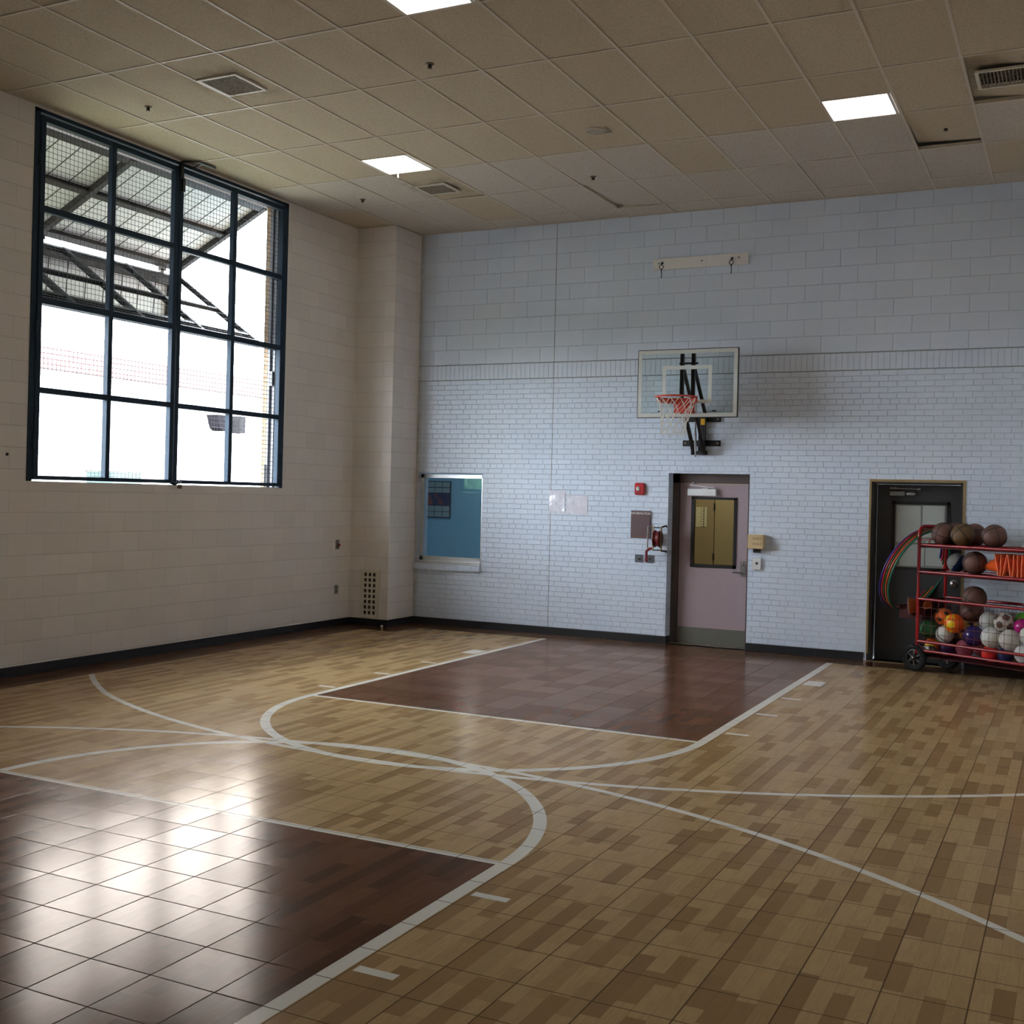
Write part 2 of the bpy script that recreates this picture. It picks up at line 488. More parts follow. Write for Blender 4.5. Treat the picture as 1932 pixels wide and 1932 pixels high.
mb = MB(); wall_grid(mb, [XL-TW, XR+TW], [-0.02, H+0.25], [OFFW, D1, D2], lambda a, b, c, d: mb.box(a, b, YF, YF+0.27, c, d))
tag(mb.build('wall_back', M_far), kind='structure')
mb = MB(); wall_grid(mb, [YN-TW, YF], [-0.02, H+0.25], [W1], lambda a, b, c, d: mb.box(XL-0.22, XL, a, b, c, d))
tag(mb.build('wall_left', M_left), kind='structure')
M_brick = brick_mat('tan_brick', (0.20, 0.125, 0.07), (0.26, 0.165, 0.10), (0.24, 0.22, 0.19))
mb = MB(); wall_grid(mb, [YN-TW, YF+0.27], [-0.6, H+1.2], [W1], lambda a, b, c, d: mb.box(XL-0.325, XL-0.22, a, b, c, d))
tag(mb.build('wall_exterior', M_brick), kind='structure')
tag(MB().box(XR, XR+TW, YN-TW, YF, -0.02, H+0.25).build('wall_right', wall_cmu_mat('painted_block_right', 'y', 0.0, 0.116, 1.1)), kind='structure')
tag(MB().box(XL, XR, YN-TW, YN, -0.02, H+0.25).build('wall_front', wall_cmu_mat('painted_block_front', 'x', 0.0, 0.116, 1.0)), kind='structure')
tag(MB().box(XL, -4.03, 4.65, YF, 0.0, H).build('wall_pier', M_side), kind='structure')
mb = MB(); mb.box(XL-TW, XR+TW, YN-TW, YF, -0.2, 0.0)
mb.box(D1[0], D1[1], YF, YF+0.27, -0.2, 0.0); mb.box(D2[0], D2[1], YF, YF+0.27, -0.2, 0.0)
tag(mb.build('floor', M_floor), kind='structure')

# black rubber base along the walls
BH, BT = 0.096, 0.014
tag(MB().box(XL, XL+BT, YN, 4.65-BT, 0, BH).build('baseboard_left', M_base), kind='structure')
mb = MB(); mb.box(XL, -4.03+BT, 4.65-BT, 4.65, 0, BH); mb.box(-4.03, -4.03+BT, 4.65, YF, 0, BH)
tag(mb.build('baseboard_pier', M_base), kind='structure')
mb = MB(); mb.box(-4.03+BT, D1[0], YF-BT, YF, 0, BH); mb.box(D1[1], D2[0]-0.03, YF-BT, YF, 0, BH); mb.box(D2[1]+0.03, XR, YF-BT, YF, 0, BH)
mb.box(D1[0], D1[0]+0.012, YF-BT, YF+0.15, 0, BH)
tag(mb.build('baseboard_back', M_base), kind='structure')
tag(MB().box(XR-BT, XR, YN, YF-BT, 0, BH).build('baseboard_right', M_base), kind='structure')

# ---- suspended ceiling: tiles, tee bars, recessed lamps
ZC = 5.397
GXs = [GX0+GDX*k for k in range(-1, 15)]
xs = [XL] + [g for g in GXs if XL+0.02 < g < XR-0.02] + [XR]
ys = [YN] + [g for g in GY if YN+0.02 < g < YF-0.02] + [YF]
LAMPS = [(-2.522, 2.285), (2.426, 2.285), (-0.048, -1.29)]
def lamp_in(x0, x1, y0, y1):
    return [l for l in LAMPS if x0 < l[0] < x1 and y0 < l[1] < y1]
mb = MB()
for a, b in zip(xs, xs[1:]):
    for c, d in zip(ys, ys[1:]):
        xm, ym = (a+b)/2, (c+d)/2
        rects = [(a, b, c, d)]
        for l in lamp_in(a, b, c, d):
            rects = [r for r in ((a, b, c, l[1]-0.295), (a, b, l[1]+0.295, d)) if r[3]-r[2] > 0.02]
        for r in rects:
            z00 = z10 = z01 = z11 = ZC+0.006
            if abs(xm-3.06) < 0.25 and abs(ym-3.16) < 0.4: z01 = ZC+0.075; z11 = ZC+0.05; z00 = ZC+0.012   # tile lying askew in its bay
            if abs(xm-3.67) < 0.25 and abs(ym-1.97) < 0.4: z00 = ZC+0.07; z01 = ZC+0.075; z10 = z11 = ZC+0.01
            if abs(xm+2.52) < 0.25 and abs(ym-3.16) < 0.4: z10 = ZC+0.03; z11 = ZC+0.02
            if abs(xm+0.64) < 0.25 and abs(ym-4.3) < 0.4: z01 = ZC+0.045; z00 = ZC+0.015
            e = 0.003
            p = [(r[0]+e, r[2]+e, z00), (r[1]-e, r[2]+e, z10), (r[1]-e, r[3]-e, z11), (r[0]+e, r[3]-e, z01)]
            t = [(q[0], q[1], q[2]+0.016) for q in p]
            mb.add(p+t, [(0, 3, 2, 1), (4, 5, 6, 7), (0, 1, 5, 4), (1, 2, 6, 5), (2, 3, 7, 6), (3, 0, 4, 7)])
mb.box(XL-0.3, XR+0.3, YN-0.3, YF+0.3, H+0.26, H+0.40)
tag(mb.build('ceiling', M_ceil), kind='structure')
mb = MB()
for g in xs[1:-1]:
    mb.box(g-0.012, g+0.012, YN, YF, ZC, ZC+0.004); mb.box(g-0.001, g+0.001, YN, YF, ZC+0.004, ZC+0.035)
for g in ys[1:-1]:
    mb.box(XL, XR, g-0.012, g+0.012, ZC+0.0005, ZC+0.0045); mb.box(XL, XR, g-0.001, g+0.001, ZC+0.0045, ZC+0.035)
for l in LAMPS:
    for s in (-1, 1):
        yy = l[1]+s*0.295
        if min(abs(yy-g) for g in ys) > 0.05:
            mb.box(l[0]-GDX/2, l[0]+GDX/2, yy-0.012, yy+0.012, ZC+0.0005, ZC+0.0045)
mb.box(XL, XL+0.022, YN, 4.65, ZC, ZC+0.003); mb.box(XL, XR, YF-0.022, YF, ZC, ZC+0.003)
mb.box(XL, -4.03+0.022, 4.65-0.022, 4.65, ZC, ZC+0.003); mb.box(-4.03, -4.03+0.022, 4.65, YF, ZC, ZC+0.003)
mb.box(XR-0.022, XR, YN, YF, ZC, ZC+0.003)
tag(mb.build('trim_ceiling_grid', M_tee), kind='structure')

lamp_labels = ['lit square ceiling light with a small clip at its edge, towards the window',
               'lit square ceiling light beyond the basketball backboard, near the askew tiles',
               'large lit square ceiling light cut by the top edge of the photo']
for i, (lx, ly) in enumerate(LAMPS):
    t = thing('ceiling_light', lamp_labels[i], 'ceiling light', (lx, ly, ZC), group='square recessed ceiling lights')
    mb = MB(); w = 0.292
    for s in (-1, 1):
        mb.box(lx+s*w-0.012, lx+s*w+0.012, ly-w, ly+w, ZC+0.002, ZC+0.03)
        mb.box(lx-w, lx+w, ly+s*w-0.012, ly+s*w+0.012, ZC+0.002, ZC+0.03)
    mb.box(lx-w, lx+w, ly-w, ly+w, ZC+0.06, ZC+0.07)
    mb.build('frame', M_white, t)
    MB().box(lx-w+0.013, lx+w-0.013, ly-w+0.013, ly+w-0.013, ZC+0.012, ZC+0.018).build('diffuser', M_lamp, t)
    if i == 0:
        mb = MB(); mb.tube([(lx-0.16, ly+0.285, ZC), (lx-0.16, ly+0.285, ZC-0.025), (lx-0.155, ly+0.285, ZC-0.045)], 0.010, 8)
        mb.build('clip', M_lens, t)

# ---- ceiling fittings
def register(x0, x1, y0, y1, label, kind):
    cx, cy = (x0+x1)/2, (y0+y1)/2; zb = ZC-0.004
    t = thing('air_register', label, 'air vent', (cx, cy, zb), group='square ceiling air registers')
    fw = 0.028
    mb = MB()
    mb.box(x0, x1, y0, y0+fw, zb-0.008, zb+0.01); mb.box(x0, x1, y1-fw, y1, zb-0.008, zb+0.01)
    mb.box(x0, x0+fw, y0+fw, y1-fw, zb-0.008, zb+0.01); mb.box(x1-fw, x1, y0+fw, y1-fw, zb-0.008, zb+0.01)
    for sx in (x0+0.07, x1-0.07):
        for sy in (y0+fw/2, y1-fw/2):
            mb.lathe([(0.006, zb-0.008), (0.005, zb-0.012), (0.0001, zb-0.012)], (sx, sy, 0), n=8)
    mb.build('frame', M_offw, t)
    mb = MB(); a, b, c, d = x0+fw, x1-fw, y0+fw, y1-fw
    if kind == 'crate':
        n = 16
        for k in range(1, n):
            xx = a+(b-a)*k/n; mb.box(xx-0.003, xx+0.003, c, d, zb-0.004, zb+0.012)
            yy = c+(d-c)*k/n; mb.box(a, b, yy-0.003, yy+0.003, zb-0.0035, zb+0.0125)
    else:
        n = 14
        for k in range(1, n):
            xx = a+(b-a)*k/n; mb.box(xx-0.004, xx+0.004, c, d, zb-0.004, zb+0.012)
        for k in range(1, 6):
            yy = c+(d-c)*k/6; mb.box(a, b, yy-0.002, yy+0.002, zb+0.002, zb+0.014)
    mb.build('grille', plain('dusty_grille_'+kind, (0.30, 0.26, 0.20) if kind == 'crate' else (0.22, 0.19, 0.15), 0.7, var=0.4, scale=20), t)
    mb = MB(); mb.box(a, b, c, d, zb+0.03, zb+0.034)
    mb.build('backing', plain('duct_dark', (0.045, 0.036, 0.028), 0.8), t)
    mb = MB(); mb.lathe([(0.001, zb+0.02), (0.07, zb+0.02), (0.085, zb+0.028)], (cx, cy, 0), n=24)
    mb.build('damper', plain('damper_grey', (0.24, 0.20, 0.16), 0.6), t)
register(-2.765, -2.33, -0.575, -0.145, 'square white-framed ceiling vent with egg-crate grille, above the window screens', 'crate')
register(-2.79, -2.375, 3.075, 3.46, 'small square ceiling vent with grey grille just behind the lit panel by the pier', 'crate')
register(3.44, 3.90, 1.74, 2.17, 'brown slotted ceiling vent cut by the right edge of the photo', 'slot')

def sprinkler(x, y, label, z=ZC+0.004):
    t = thing('sprinkler_head', label, 'sprinkler', (x, y, z), group='pendant ceiling sprinklers')
    m = MB(); m.lathe([(0.0001, z), (0.036, z), (0.034, z-0.005), (0.016, z-0.007)], (x, y, 0), n=20); m.build('escutcheon', plain('tarnished_cup', (0.22, 0.18, 0.13), 0.5), t)
    m = MB(); m.lathe([(0.017, z-0.005), (0.017, z-0.016), (0.010, z-0.020), (0.010, z-0.024)], (x, y, 0), n=12)
    for s in (-1, 1): m.tube([(x+s*0.013, y, z-0.016), (x+s*0.016, y, z-0.024), (x+s*0.006, y, z-0.032)], 0.004, 6)
    m.lathe([(0.0001, z-0.032), (0.020, z-0.032), (0.020, z-0.035), (0.0001, z-0.035)], (x, y, 0), n=14)
    m.build('nozzle', plain('aged_brass', (0.06, 0.042, 0.03), 0.5, metal=0.4), t)
sprinkler(-3.707, -0.189, 'small sprinkler head in the ceiling tile closest to the window screens')
sprinkler(-0.666, -0.10, 'small sprinkler head behind the large lit panel at the top edge')
sprinkler(-3.703, 3.365, 'small sprinkler head in the ceiling just in front of the corner pier')
sprinkler(-0.68, 3.465, 'small sprinkler head above the wall between pier and mounting board')
sprinkler(3.065, 3.266, 'small sprinkler head in the sunken ceiling tile near the right edge', ZC+0.05)
m = MB(); m.lathe([(0.0001, ZC-0.012), (0.08, ZC-0.010), (0.098, ZC-0.004), (0.10, ZC+0.004)], (-0.04, 2.0, 0), n=28)
for k in range(-4, 5):
    w = math.sqrt(max(0, 0.085**2-(k*0.018)**2)); m.box(-0.04-w, -0.04+w, 2.0+k*0.018-0.003, 2.0+k*0.018+0.003, ZC-0.014, ZC-0.010)
sp = thing('ceiling_speaker', 'faint round ceiling speaker grille set in a tile above the wall-mounted basket', 'speaker', (-0.04, 2.0, ZC))
m.build('grille', plain('speaker_grille_paint', (0.50, 0.47, 0.40), 0.7), sp)
m = MB(); m.box(-0.13, 0.09, 2.085, 2.10, ZC+0.0, ZC+0.005); m.box(0.08, 0.09, 1.92, 2.10, ZC+0.0, ZC+0.005)
m.build('mounting_plate', plain('plate_grey', (0.36, 0.33, 0.28), 0.7), sp)

# ------------------------------------------------------------------ big window: steel screen panels with welded mesh
w1 = tag(empty('window_1', (XL, 1.23, W1[2])), 'wide wall opening closed by two dark steel screen panels with welded wire mesh', kind='structure')
XF0, XF1 = XL-0.050, XL+0.008       # depth of the screen tubes
Z0, Z1 = 1.872, 5.345
m = MB()
m.box(XF0, XF1, W1[0]-0.005, W1[0]+0.055, W1[2], W1[3]+0.008)
m.box(XF0, XF1, W1[1]-0.045, W1[1]+0.012, W1[2]-0.006, W1[3]+0.008)
m.box(XF0, XF1, W1[0]-0.005, W1[1]+0.012, W1[3]-0.022, W1[3]+0.010)
m.build('window_frame', M_frame, w1)
hz = [(1.852, 1.892), (2.680, 2.735), (3.533, 3.597), (4.408, 4.468), (5.262, 5.318)]
def screen(y0, y1, ym, nm):
    p = MB()
    for a, b in ((y0, y0+0.058), (ym-0.028, ym+0.028), (y1-0.058, y1)):
        p.bbox(XF0+0.004, XF1+0.012, a, b, hz[0][0], hz[-1][1], 0.004)
    for a, b in hz:
        p.bbox(XF0+0.004, XF1+0.010, y0+0.002, y1-0.002, a, b, 0.004)
    fr = p.build('screen_panel', M_frame, w1)
    q = MB(); r = 0.0026
    ny = round((y1-y0)/0.0508)
    for k in range(1, ny):
        yy = y0+(y1-y0)*k/ny; q.tube([(XF0-0.004, yy, hz[0][0]), (XF0-0.004, yy, hz[-1][1])], r, 4, caps=False)
    nz = round((hz[-1][1]-hz[0][0])/0.0508)
    for k in range(1, nz):
        zz = hz[0][0]+(hz[-1][1]-hz[0][0])*k/nz; q.tube([(XF0-0.007, y0, zz), (XF0-0.007, y1, zz)], r, 4, caps=False)
    q.build('wire_mesh', M_wire, fr)
    return fr
sA = screen(W1[0]+0.058, 1.225, 0.304, 'a')
sB = screen(1.238, W1[1]-0.047, 2.148, 'b')
for zz in (2.2, 3.3, 4.9):      # hinges on the outer tubes
    for yy in (W1[0]+0.05, W1[1]-0.045): MB().tube([(XF1+0.012, yy, zz-0.06), (XF1+0.012, yy, zz+0.06)], 0.011, 10).build('hinge', M_frame, w1)
m = MB()      # latch at the head, its bracket fixed to the ceiling
m.bar((XF1+0.02, 1.235, 5.19), (XF1+0.02, 1.235, 5.37), 0.05, 0.03, up=(0, 1, 0))
m.bar((XF1+0.02, 1.27, 5.05), (XF1+0.02, 1.27, 5.20), 0.03, 0.03, up=(0, 1, 0))
m.bar((XF1-0.01, 1.27, 5.385), (XF1+0.17, 1.36, 5.385), 0.04, 0.012)
m.bar((XF1+0.16, 1.35, 5.385), (XF1+0.17, 1.60, 5.383), 0.035, 0.014)
m.bar((XF1+0.01, 1.42, 5.35), (XF1+0.15, 1.42, 5.385), 0.02, 0.012)
m.build('head_latch', M_black, w1)
m = MB(); m.tube([(XF1+0.02, 1.19, 1.862), (XF1+0.03, 1.25, 1.845), (XF1+0.02, 1.29, 1.862)], 0.018, 8)
m.build('bolt', M_frame, w1)
pl = thing('padlock', 'small brass padlock with bright shackle hanging at the foot of the window screens', 'padlock', (XF1+0.03, 1.325, 1.80))
m = MB(); m.bbox(XF1+0.02, XF1+0.045, 1.292, 1.345, 1.795, 1.84, 0.004); m.build('lock_body', plain('old_brass', (0.16, 0.10, 0.06), 0.4, metal=0.5), pl)
m = MB(); m.tube([(XF1+0.032, 1.303, 1.838)]+[(XF1+0.032, 1.319-0.016*math.cos(a), 1.878+0.016*math.sin(a)) for a in [k*PI/8 for k in range(9)]]+[(XF1+0.032, 1.335, 1.838)], 0.0045, 8); m.build('shackle', M_chrome, pl)
# steel lining and door tracks of the opening's outer part
m = MB()
m.box(XL-0.22, XL-0.055, W1[1]-0.012, W1[1], W1[2], W1[3])
m.box(XL-0.22, XL-0.055, W1[0], W1[0]+0.012, W1[2], W1[3])
m.box(XL-0.215, XL-0.185, W1[1]-0.05, W1[1]-0.012, W1[2], W1[3])
m.box(XL-0.135, XL-0.105, W1[1]-0.05, W1[1]-0.012, W1[2], W1[3])
m.build('steel_jamb', plain('pale_steel_lining', (0.10, 0.105, 0.125), 0.45), w1)
m = MB(); m.box(XL-0.16, XL-0.115, W1[1]-0.085, W1[1]-0.05, 3.10, 3.28); m.build('track_roller', M_black, w1)
m = MB(); m.tube([(XL-0.205, W1[1]-0.07, 1.84), (XL-0.205, W1[1]-0.07, 2.12)], 0.012, 8); m.build('pull_rod', M_black, w1)

# ------------------------------------------------------------------ outside
M_panelw = plain('pale_insulated_panel', (0.62, 0.62, 0.61), 0.6, var=0.04, scale=3)
M_beam = plain('brown_grey_steel_beam', (0.03, 0.025, 0.022), 0.6, spec=0.2)
bd = thing('bifold_door', 'open folding steel door of pale panels jutting outward over the window opening', 'door', (-5.0, 1.2, 5.38))
HX, HZ, OX, OZ, LX, LZ = -5.03, 5.40, -6.46, 4.70, -5.06, 3.63
Y0, Y1 = -3.6, 3.16  # leaves lengthened out of view past the opening, to block more sky
def lerp(a, b, t): return a+(b-a)*t
def upz(t): return (lerp(HX, OX, t), lerp(HZ, OZ, t))
def slab(mb, t0, t1, y0, y1, d0, d1, ends):
    (xa, za), (xb, zb) = ends
    nx, nz = (zb-za), -(xb-xa); L = math.hypot(nx, nz); nx, nz = nx/L, nz/L
    if nz > 0: nx, nz = -nx, -nz           # points down
    P = []
    for t in (t0, t1):
        for y in (y0, y1):
            for d in (d0, d1):
                P.append((lerp(xa, xb, t)+nx*d, y, lerp(za, zb, t)+nz*d))
    mb.add(P, [(0, 1, 3, 2), (4, 6, 7, 5), (0, 4, 5, 1), (2, 3, 7, 6), (0, 2, 6, 4), (1, 5, 7, 3)])
UP = ((HX, HZ), (OX, OZ)); LO = ((OX+0.08, OZ-0.165), (LX, LZ))
m = MB(); n = 24
for k in range(n):
    a = lerp(Y0, Y1, k/n); b = lerp(Y0, Y1, (k+1)/n); slab(m, 0, 1, a+0.004, b-0.004, -0.05, 0.0, UP)
slab(m, 0, 1, Y0, Y1, -0.06, -0.05, UP)
leaf = m.build('upper_leaf', M_panelw, bd)
m = MB()
slab(m, -0.01, 0.05, Y0, Y1, 0.0, 0.07, UP); slab(m, 0.94, 1.0, Y0, Y1, 0.0, 0.06, UP)
slab(m, 0.43, 0.475, Y0, Y1, 0.0, 0.06, UP)
for yy in (0.92, Y1-0.035, Y0+0.035): slab(m, 0.0, 1.0, yy-0.035, yy+0.035, -0.004, 0.075, UP)
m.build('leaf_frame', M_beam, leaf)
m = MB()
for k in range(1, n): yy = lerp(Y0, Y1, k/n); slab(m, 0.03, 0.97, yy-0.006, yy+0.006, -0.002, 0.003, UP)
m.build('panel_joint', M_beam, leaf)
m = MB()
slab(m, 0.0, 0.035, Y0, Y1, -0.03, 0.03, LO); slab(m, 0.965, 1.0, Y0, Y1, -0.04, 0.04, LO); slab(m, 0.855, 0.89, Y0, Y1, -0.03, 0.03, LO)
slab(m, 0.47, 0.495, Y0, Y1, -0.03, 0.03, LO)
yy = Y0
for k in range(8):
    yy = lerp(Y0+0.03, Y1-0.03, k/7); slab(m, 0.0, 1.0, yy-0.025, yy+0.025, -0.035, 0.035, LO)
low = m.build('lower_leaf', plain('lower_leaf_frame_paint', (0.014, 0.014, 0.016), 0.6, spec=0.2), bd)
m = MB(); slab(m, 0.03, 0.97, Y0+0.03, Y1-0.03, -0.003, 0.003, LO)
m.build('pane', glass('door_pane_glass', (0.80, 0.82, 0.70)), low)
m = MB()
for yy in (0.92, 2.83):
    m.cbox((OX+0.03, yy, OZ-0.07), (0.05, 0.14, 0.05)); m.cbox((OX+0.04, yy, OZ-0.13), (0.03, 0.06, 0.11))
m.build('fold_hinge', M_black, bd)

M_conc = plain('pale_concrete', (0.15, 0.145, 0.135), 0.9, var=0.1, scale=1.5)
g = MB().box(-70, XL-0.325, -40, 60, -0.75, -0.60).build('exterior_ground', M_conc); tag(g, kind='structure')
bl = thing('neighbouring_building', 'pale overexposed building across the yard with a red roof line, seen through the window', 'building', (-24.2, 20, -0.6))
m = MB(); m.box(-30, -24, 4, 46, -0.6, 5.3); m.build('wall', plain('pale_stucco', (0.45, 0.44, 0.42), 0.9), bl)
m = MB(); m.box(-30.3, -23.7, 3.7, 46.3, 5.3, 5.9); m.add([(-30.3, 3.7, 5.9), (-23.7, 3.7, 5.9), (-23.7, 46.3, 5.9), (-30.3, 46.3, 5.9), (-27, 3.7, 6.5), (-27, 46.3, 6.5)], [(0, 1, 4), (2, 3, 5), (1, 2, 5, 4), (3, 0, 4, 5)])
m.build('roof', plain('red_roof_sheet', (0.10, 0.04, 0.04), 0.6), bl)
fl_ = thing('flood_light', 'dark box flood light on a bracket outside, seen through the lower window screens', 'light', (-15.0, 14.0, 3.3))
m = MB(); m.add([(-15.0, 13.67, 3.63), (-15.0, 14.12, 3.63), (-15.0, 14.12, 3.24), (-15.0, 13.90, 3.24), (-15.0, 13.80, 3.30),
                 (-15.35, 13.67, 3.63), (-15.35, 14.12, 3.63), (-15.35, 14.12, 3.24), (-15.35, 13.90, 3.24), (-15.35, 13.80, 3.30)],
                [(0, 1, 2, 3, 4), (9, 8, 7, 6, 5), (0, 5, 6, 1), (1, 6, 7, 2), (2, 7, 8, 3), (3, 8, 9, 4), (4, 9, 5, 0)])
m.build('lamp_housing', plain('flood_light_black', (0.010, 0.009, 0.011), 0.9, spec=0.0), fl_)
m = MB(); m.box(-15.02, -14.7, 14.18, 14.38, 3.20, 3.62); m.build('gear_box', plain('flood_light_grey', (0.02, 0.019, 0.02), 0.9, spec=0.0), fl_)
m = MB(); m.tube([(-15.2, 14.25, -0.6), (-15.2, 14.25, 3.3)], 0.05, 10); m.build('pole', plain('pale_pole', (0.7, 0.7, 0.7), 0.5), fl_)
du = thing('dumpster', 'green dumpster outside, just above the sill of the window', 'dumpster', (-15, 10.9, -0.6))
m = MB(); m.box(-15.8, -15.0, 10.35, 11.20, -0.5, 2.09); m.build('bin', plain('dumpster_green', (0.005, 0.028, 0.026), 0.5), du)
m = MB(); m.box(-15.84, -14.96, 10.32, 11.23, 2.09, 2.14); m.build('lid', plain('dumpster_lid', (0.05, 0.065, 0.06), 0.5), du)
for a in (-15.65, -15.15): MB().cbox((a, 10.9, -0.55), (0.12, 0.5, 0.1)).build('runner', M_black, du)
bp = MB().box(-15.4, -15.0, 17.45, 17.75, -0.6, 2.45).build('brick_post', plain('orange_brick_post', (0.60, 0.30, 0.12), 0.9))
tag(bp, 'narrow orange brick post outside, low in the corner of the window by the steel jamb', 'post')

# ------------------------------------------------------------------ wall fittings by the pier
def plate(name, label, cat, c, w, h, nx, mat, group=None):
    t = thing(name, label, cat, c, group=group)
    m = MB(); d = 0.006
    if nx == 'x': m.bbox(c[0], c[0]+d, c[1]-w/2, c[1]+w/2, c[2]-h/2, c[2]+h/2, 0.002)
    else: m.bbox(c[0]-w/2, c[0]+w/2, c[1]-d, c[1], c[2]-h/2, c[2]+h/2, 0.002)
    m.build('cover_plate', mat, t)
    return t
t = plate('key_switch', 'steel switch plate with a red key knob on the window wall near the corner', 'switch', (XL, 4.345, 1.096), 0.085, 0.125, 'x', M_steel, )
MB().lathe([(0.016, 0.006), (0.016, 0.022), (0.010, 0.034), (0.0001, 0.036)], (XL, 4.365, 1.088), 'x', 14).build('key_knob', plain('red_key', (0.35, 0.02, 0.02), 0.4), t)
t = plate('wall_outlet', 'steel outlet plate low on the window wall near the corner', 'outlet', (XL, 4.345, 0.491), 0.085, 0.12, 'x', M_steel)
m = MB()
for s in (-1, 1): m.bbox(XL+0.004, XL+0.009, 4.33, 4.36, 0.491+s*0.022-0.013, 0.491+s*0.022+0.013, 0.003)
m.build('socket', plain('socket_brown', (0.10, 0.09, 0.08), 0.5), t)
MB().lathe([(0.014, 0.0), (0.012, 0.012), (0.0001, 0.016)], (XL, -0.887, 2.079), 'x', 12).build('wall_anchor', M_black)
tag(bpy.data.objects['wall_anchor'], 'tiny dark bolt end on the window wall left of the screens', 'bolt')

t = thing('wall_vent', 'beige wall vent with square holes at the foot of the corner pier', 'air vent', (-4.31, 4.65, 0.11))
vx0, vx1, vz0, vz1 = -4.463, -4.157, 0.112, 0.755
m = MB(); yb = 4.65; yf = 4.630
cols, rows = 3, 8; hx, hzz = 0.058, 0.056; px = (vx1-vx0-0.12)/2; 
gx = [vx0+0.083+k*0.070 for k in range(3)]; gz = [vz0+0.066+k*0.0735 for k in range(8)]
xe = [vx0]+[v for g_ in gx for v in (g_-0.023, g_+0.023)]+[vx1]
ze = [vz0]+[v for g_ in gz for v in (g_-0.024, g_+0.024)]+[vz1]
for i in range(len(xe)-1):
    for j in range(len(ze)-1):
        if i % 2 == 1 and j % 2 == 1: continue
        m.box(xe[i], xe[i+1], yf, yb, ze[j], ze[j+1])
m.build('grille_plate', M_offw, t)
MB().box(vx0+0.02, vx1-0.02, yb-0.004, yb-0.001, vz0+0.02, vz1-0.02).build('backing', plain('vent_inside', (0.05, 0.038, 0.02), 0.8), t)
s = MB(); 
s.lathe([(0.0001, 0.0)]+[(0.018*math.sin(a), 0.018-0.018*math.cos(a)) for a in [k*PI/10 for k in range(1, 10)]]+[(0.0001, 0.036)], (-4.05, 4.56, 0.0), n=16)
tag(s.build('table_tennis_ball', M_white), 'tiny white ball on the floor at the foot of the corner pier', 'ball')

# ------------------------------------------------------------------ interior window and the office behind
w2 = tag(empty('window_2', (-3.48, YF, 0.87)), 'aluminium framed fixed window to a blue office in the far wall', kind='structure')
x0, x1, z0, z1 = OFFW
m = MB(); ya, yb = YF+0.055, YF+0.11; fw = 0.05
m.box(x0+0.015, x1, ya, yb, z1-fw-0.015, z1-0.015); m.box(x0+0.015, x1, ya, yb, z0+0.01, z0+fw+0.02)
m.box(x0+0.015, x0+0.015+fw, ya, yb, z0, z1-0.015); m.box(x1-fw*0.8, x1, ya, yb, z0, z1-0.015)
m.build('window_frame', M_alu, w2)
m = MB(); m.box(x0-0.0, x1, YF-0.02, YF+0.11, z0-0.005, z0+0.012); m.box(x0, x1, YF-0.022, YF-0.008, z0-0.03, z0+0.012)
m.build('apron', M_alu, w2)
MB().box(x0+0.06, x1-0.04, YF+0.08, YF+0.086, z0+0.06, z1-0.06).build('pane', M_glass, w2)
MB().bbox(x0-0.04, x1+0.0, YF-0.05, YF+0.02, z0-0.115, z0-0.032, 0.005).build('window_sill', M_far, w2)

M_blue = plain('blue_office_paint', (0.24, 0.47, 0.60), 0.6, var=0.05, scale=2)
OY = 8.4
m = MB(); m.box(-6.5, -1.4, OY, OY+0.15, -0.02, 3.2)
m.box(-6.65, -6.5, YF+0.27, OY, -0.02, 3.2); m.box(-6.65, XL-TW+0.01, YF+0.12, YF+0.27, -0.02, 3.2);  m.box(-1.4, -1.25, YF+0.27, OY, -0.02, 3.2)
tag(m.build('wall_office', M_blue), kind='structure')
m = MB(); m.box(-6.65, -1.25, YF+0.27, OY+0.15, 3.2, 3.3); m.box(-6.65, -1.25, YF+0.27, OY+0.15, -0.1, -0.02)
tag(m.build('ceiling_office', M_white), kind='structure')
# things in the office
t = thing('notice_board', 'dark grid of white sheets with a dark poster, seen through the office window', 'notice board', (-5.55, OY, 1.40))
m = MB(); m.box(-5.85, -5.24, OY-0.02, OY, 1.395, 2.02); m.build('backing', plain('board_navy', (0.015, 0.03, 0.055), 0.5), t)
M_card = plain('pale_blue_sheet', (0.26, 0.34, 0.35), 0.6)
for r, (za, zb) in enumerate(((1.92, 2.005), (1.825, 1.905), (1.51, 1.60), (1.415, 1.50))):
    for c in range(4):
        a = -5.84+c*0.148; MB().box(a+0.004, a+0.140, OY-0.024, OY-0.02, za, zb).build('sheet', M_card, t)
m_, b_ = newmat('dark_poster_print'); x_, y_, z_, P_, O_ = coords()
n_ = noise(P_, 9, 3)
setin(b_, 'Base Color', mixc(n_.smooth(0.45, 0.6), (0.02, 0.03, 0.10), (0.22, 0.06, 0.04))); setin(b_, 'Roughness', 0.4)
MB().box(-5.84, -5.26, OY-0.024, OY-0.02, 1.615, 1.815).build('poster', m_, t)
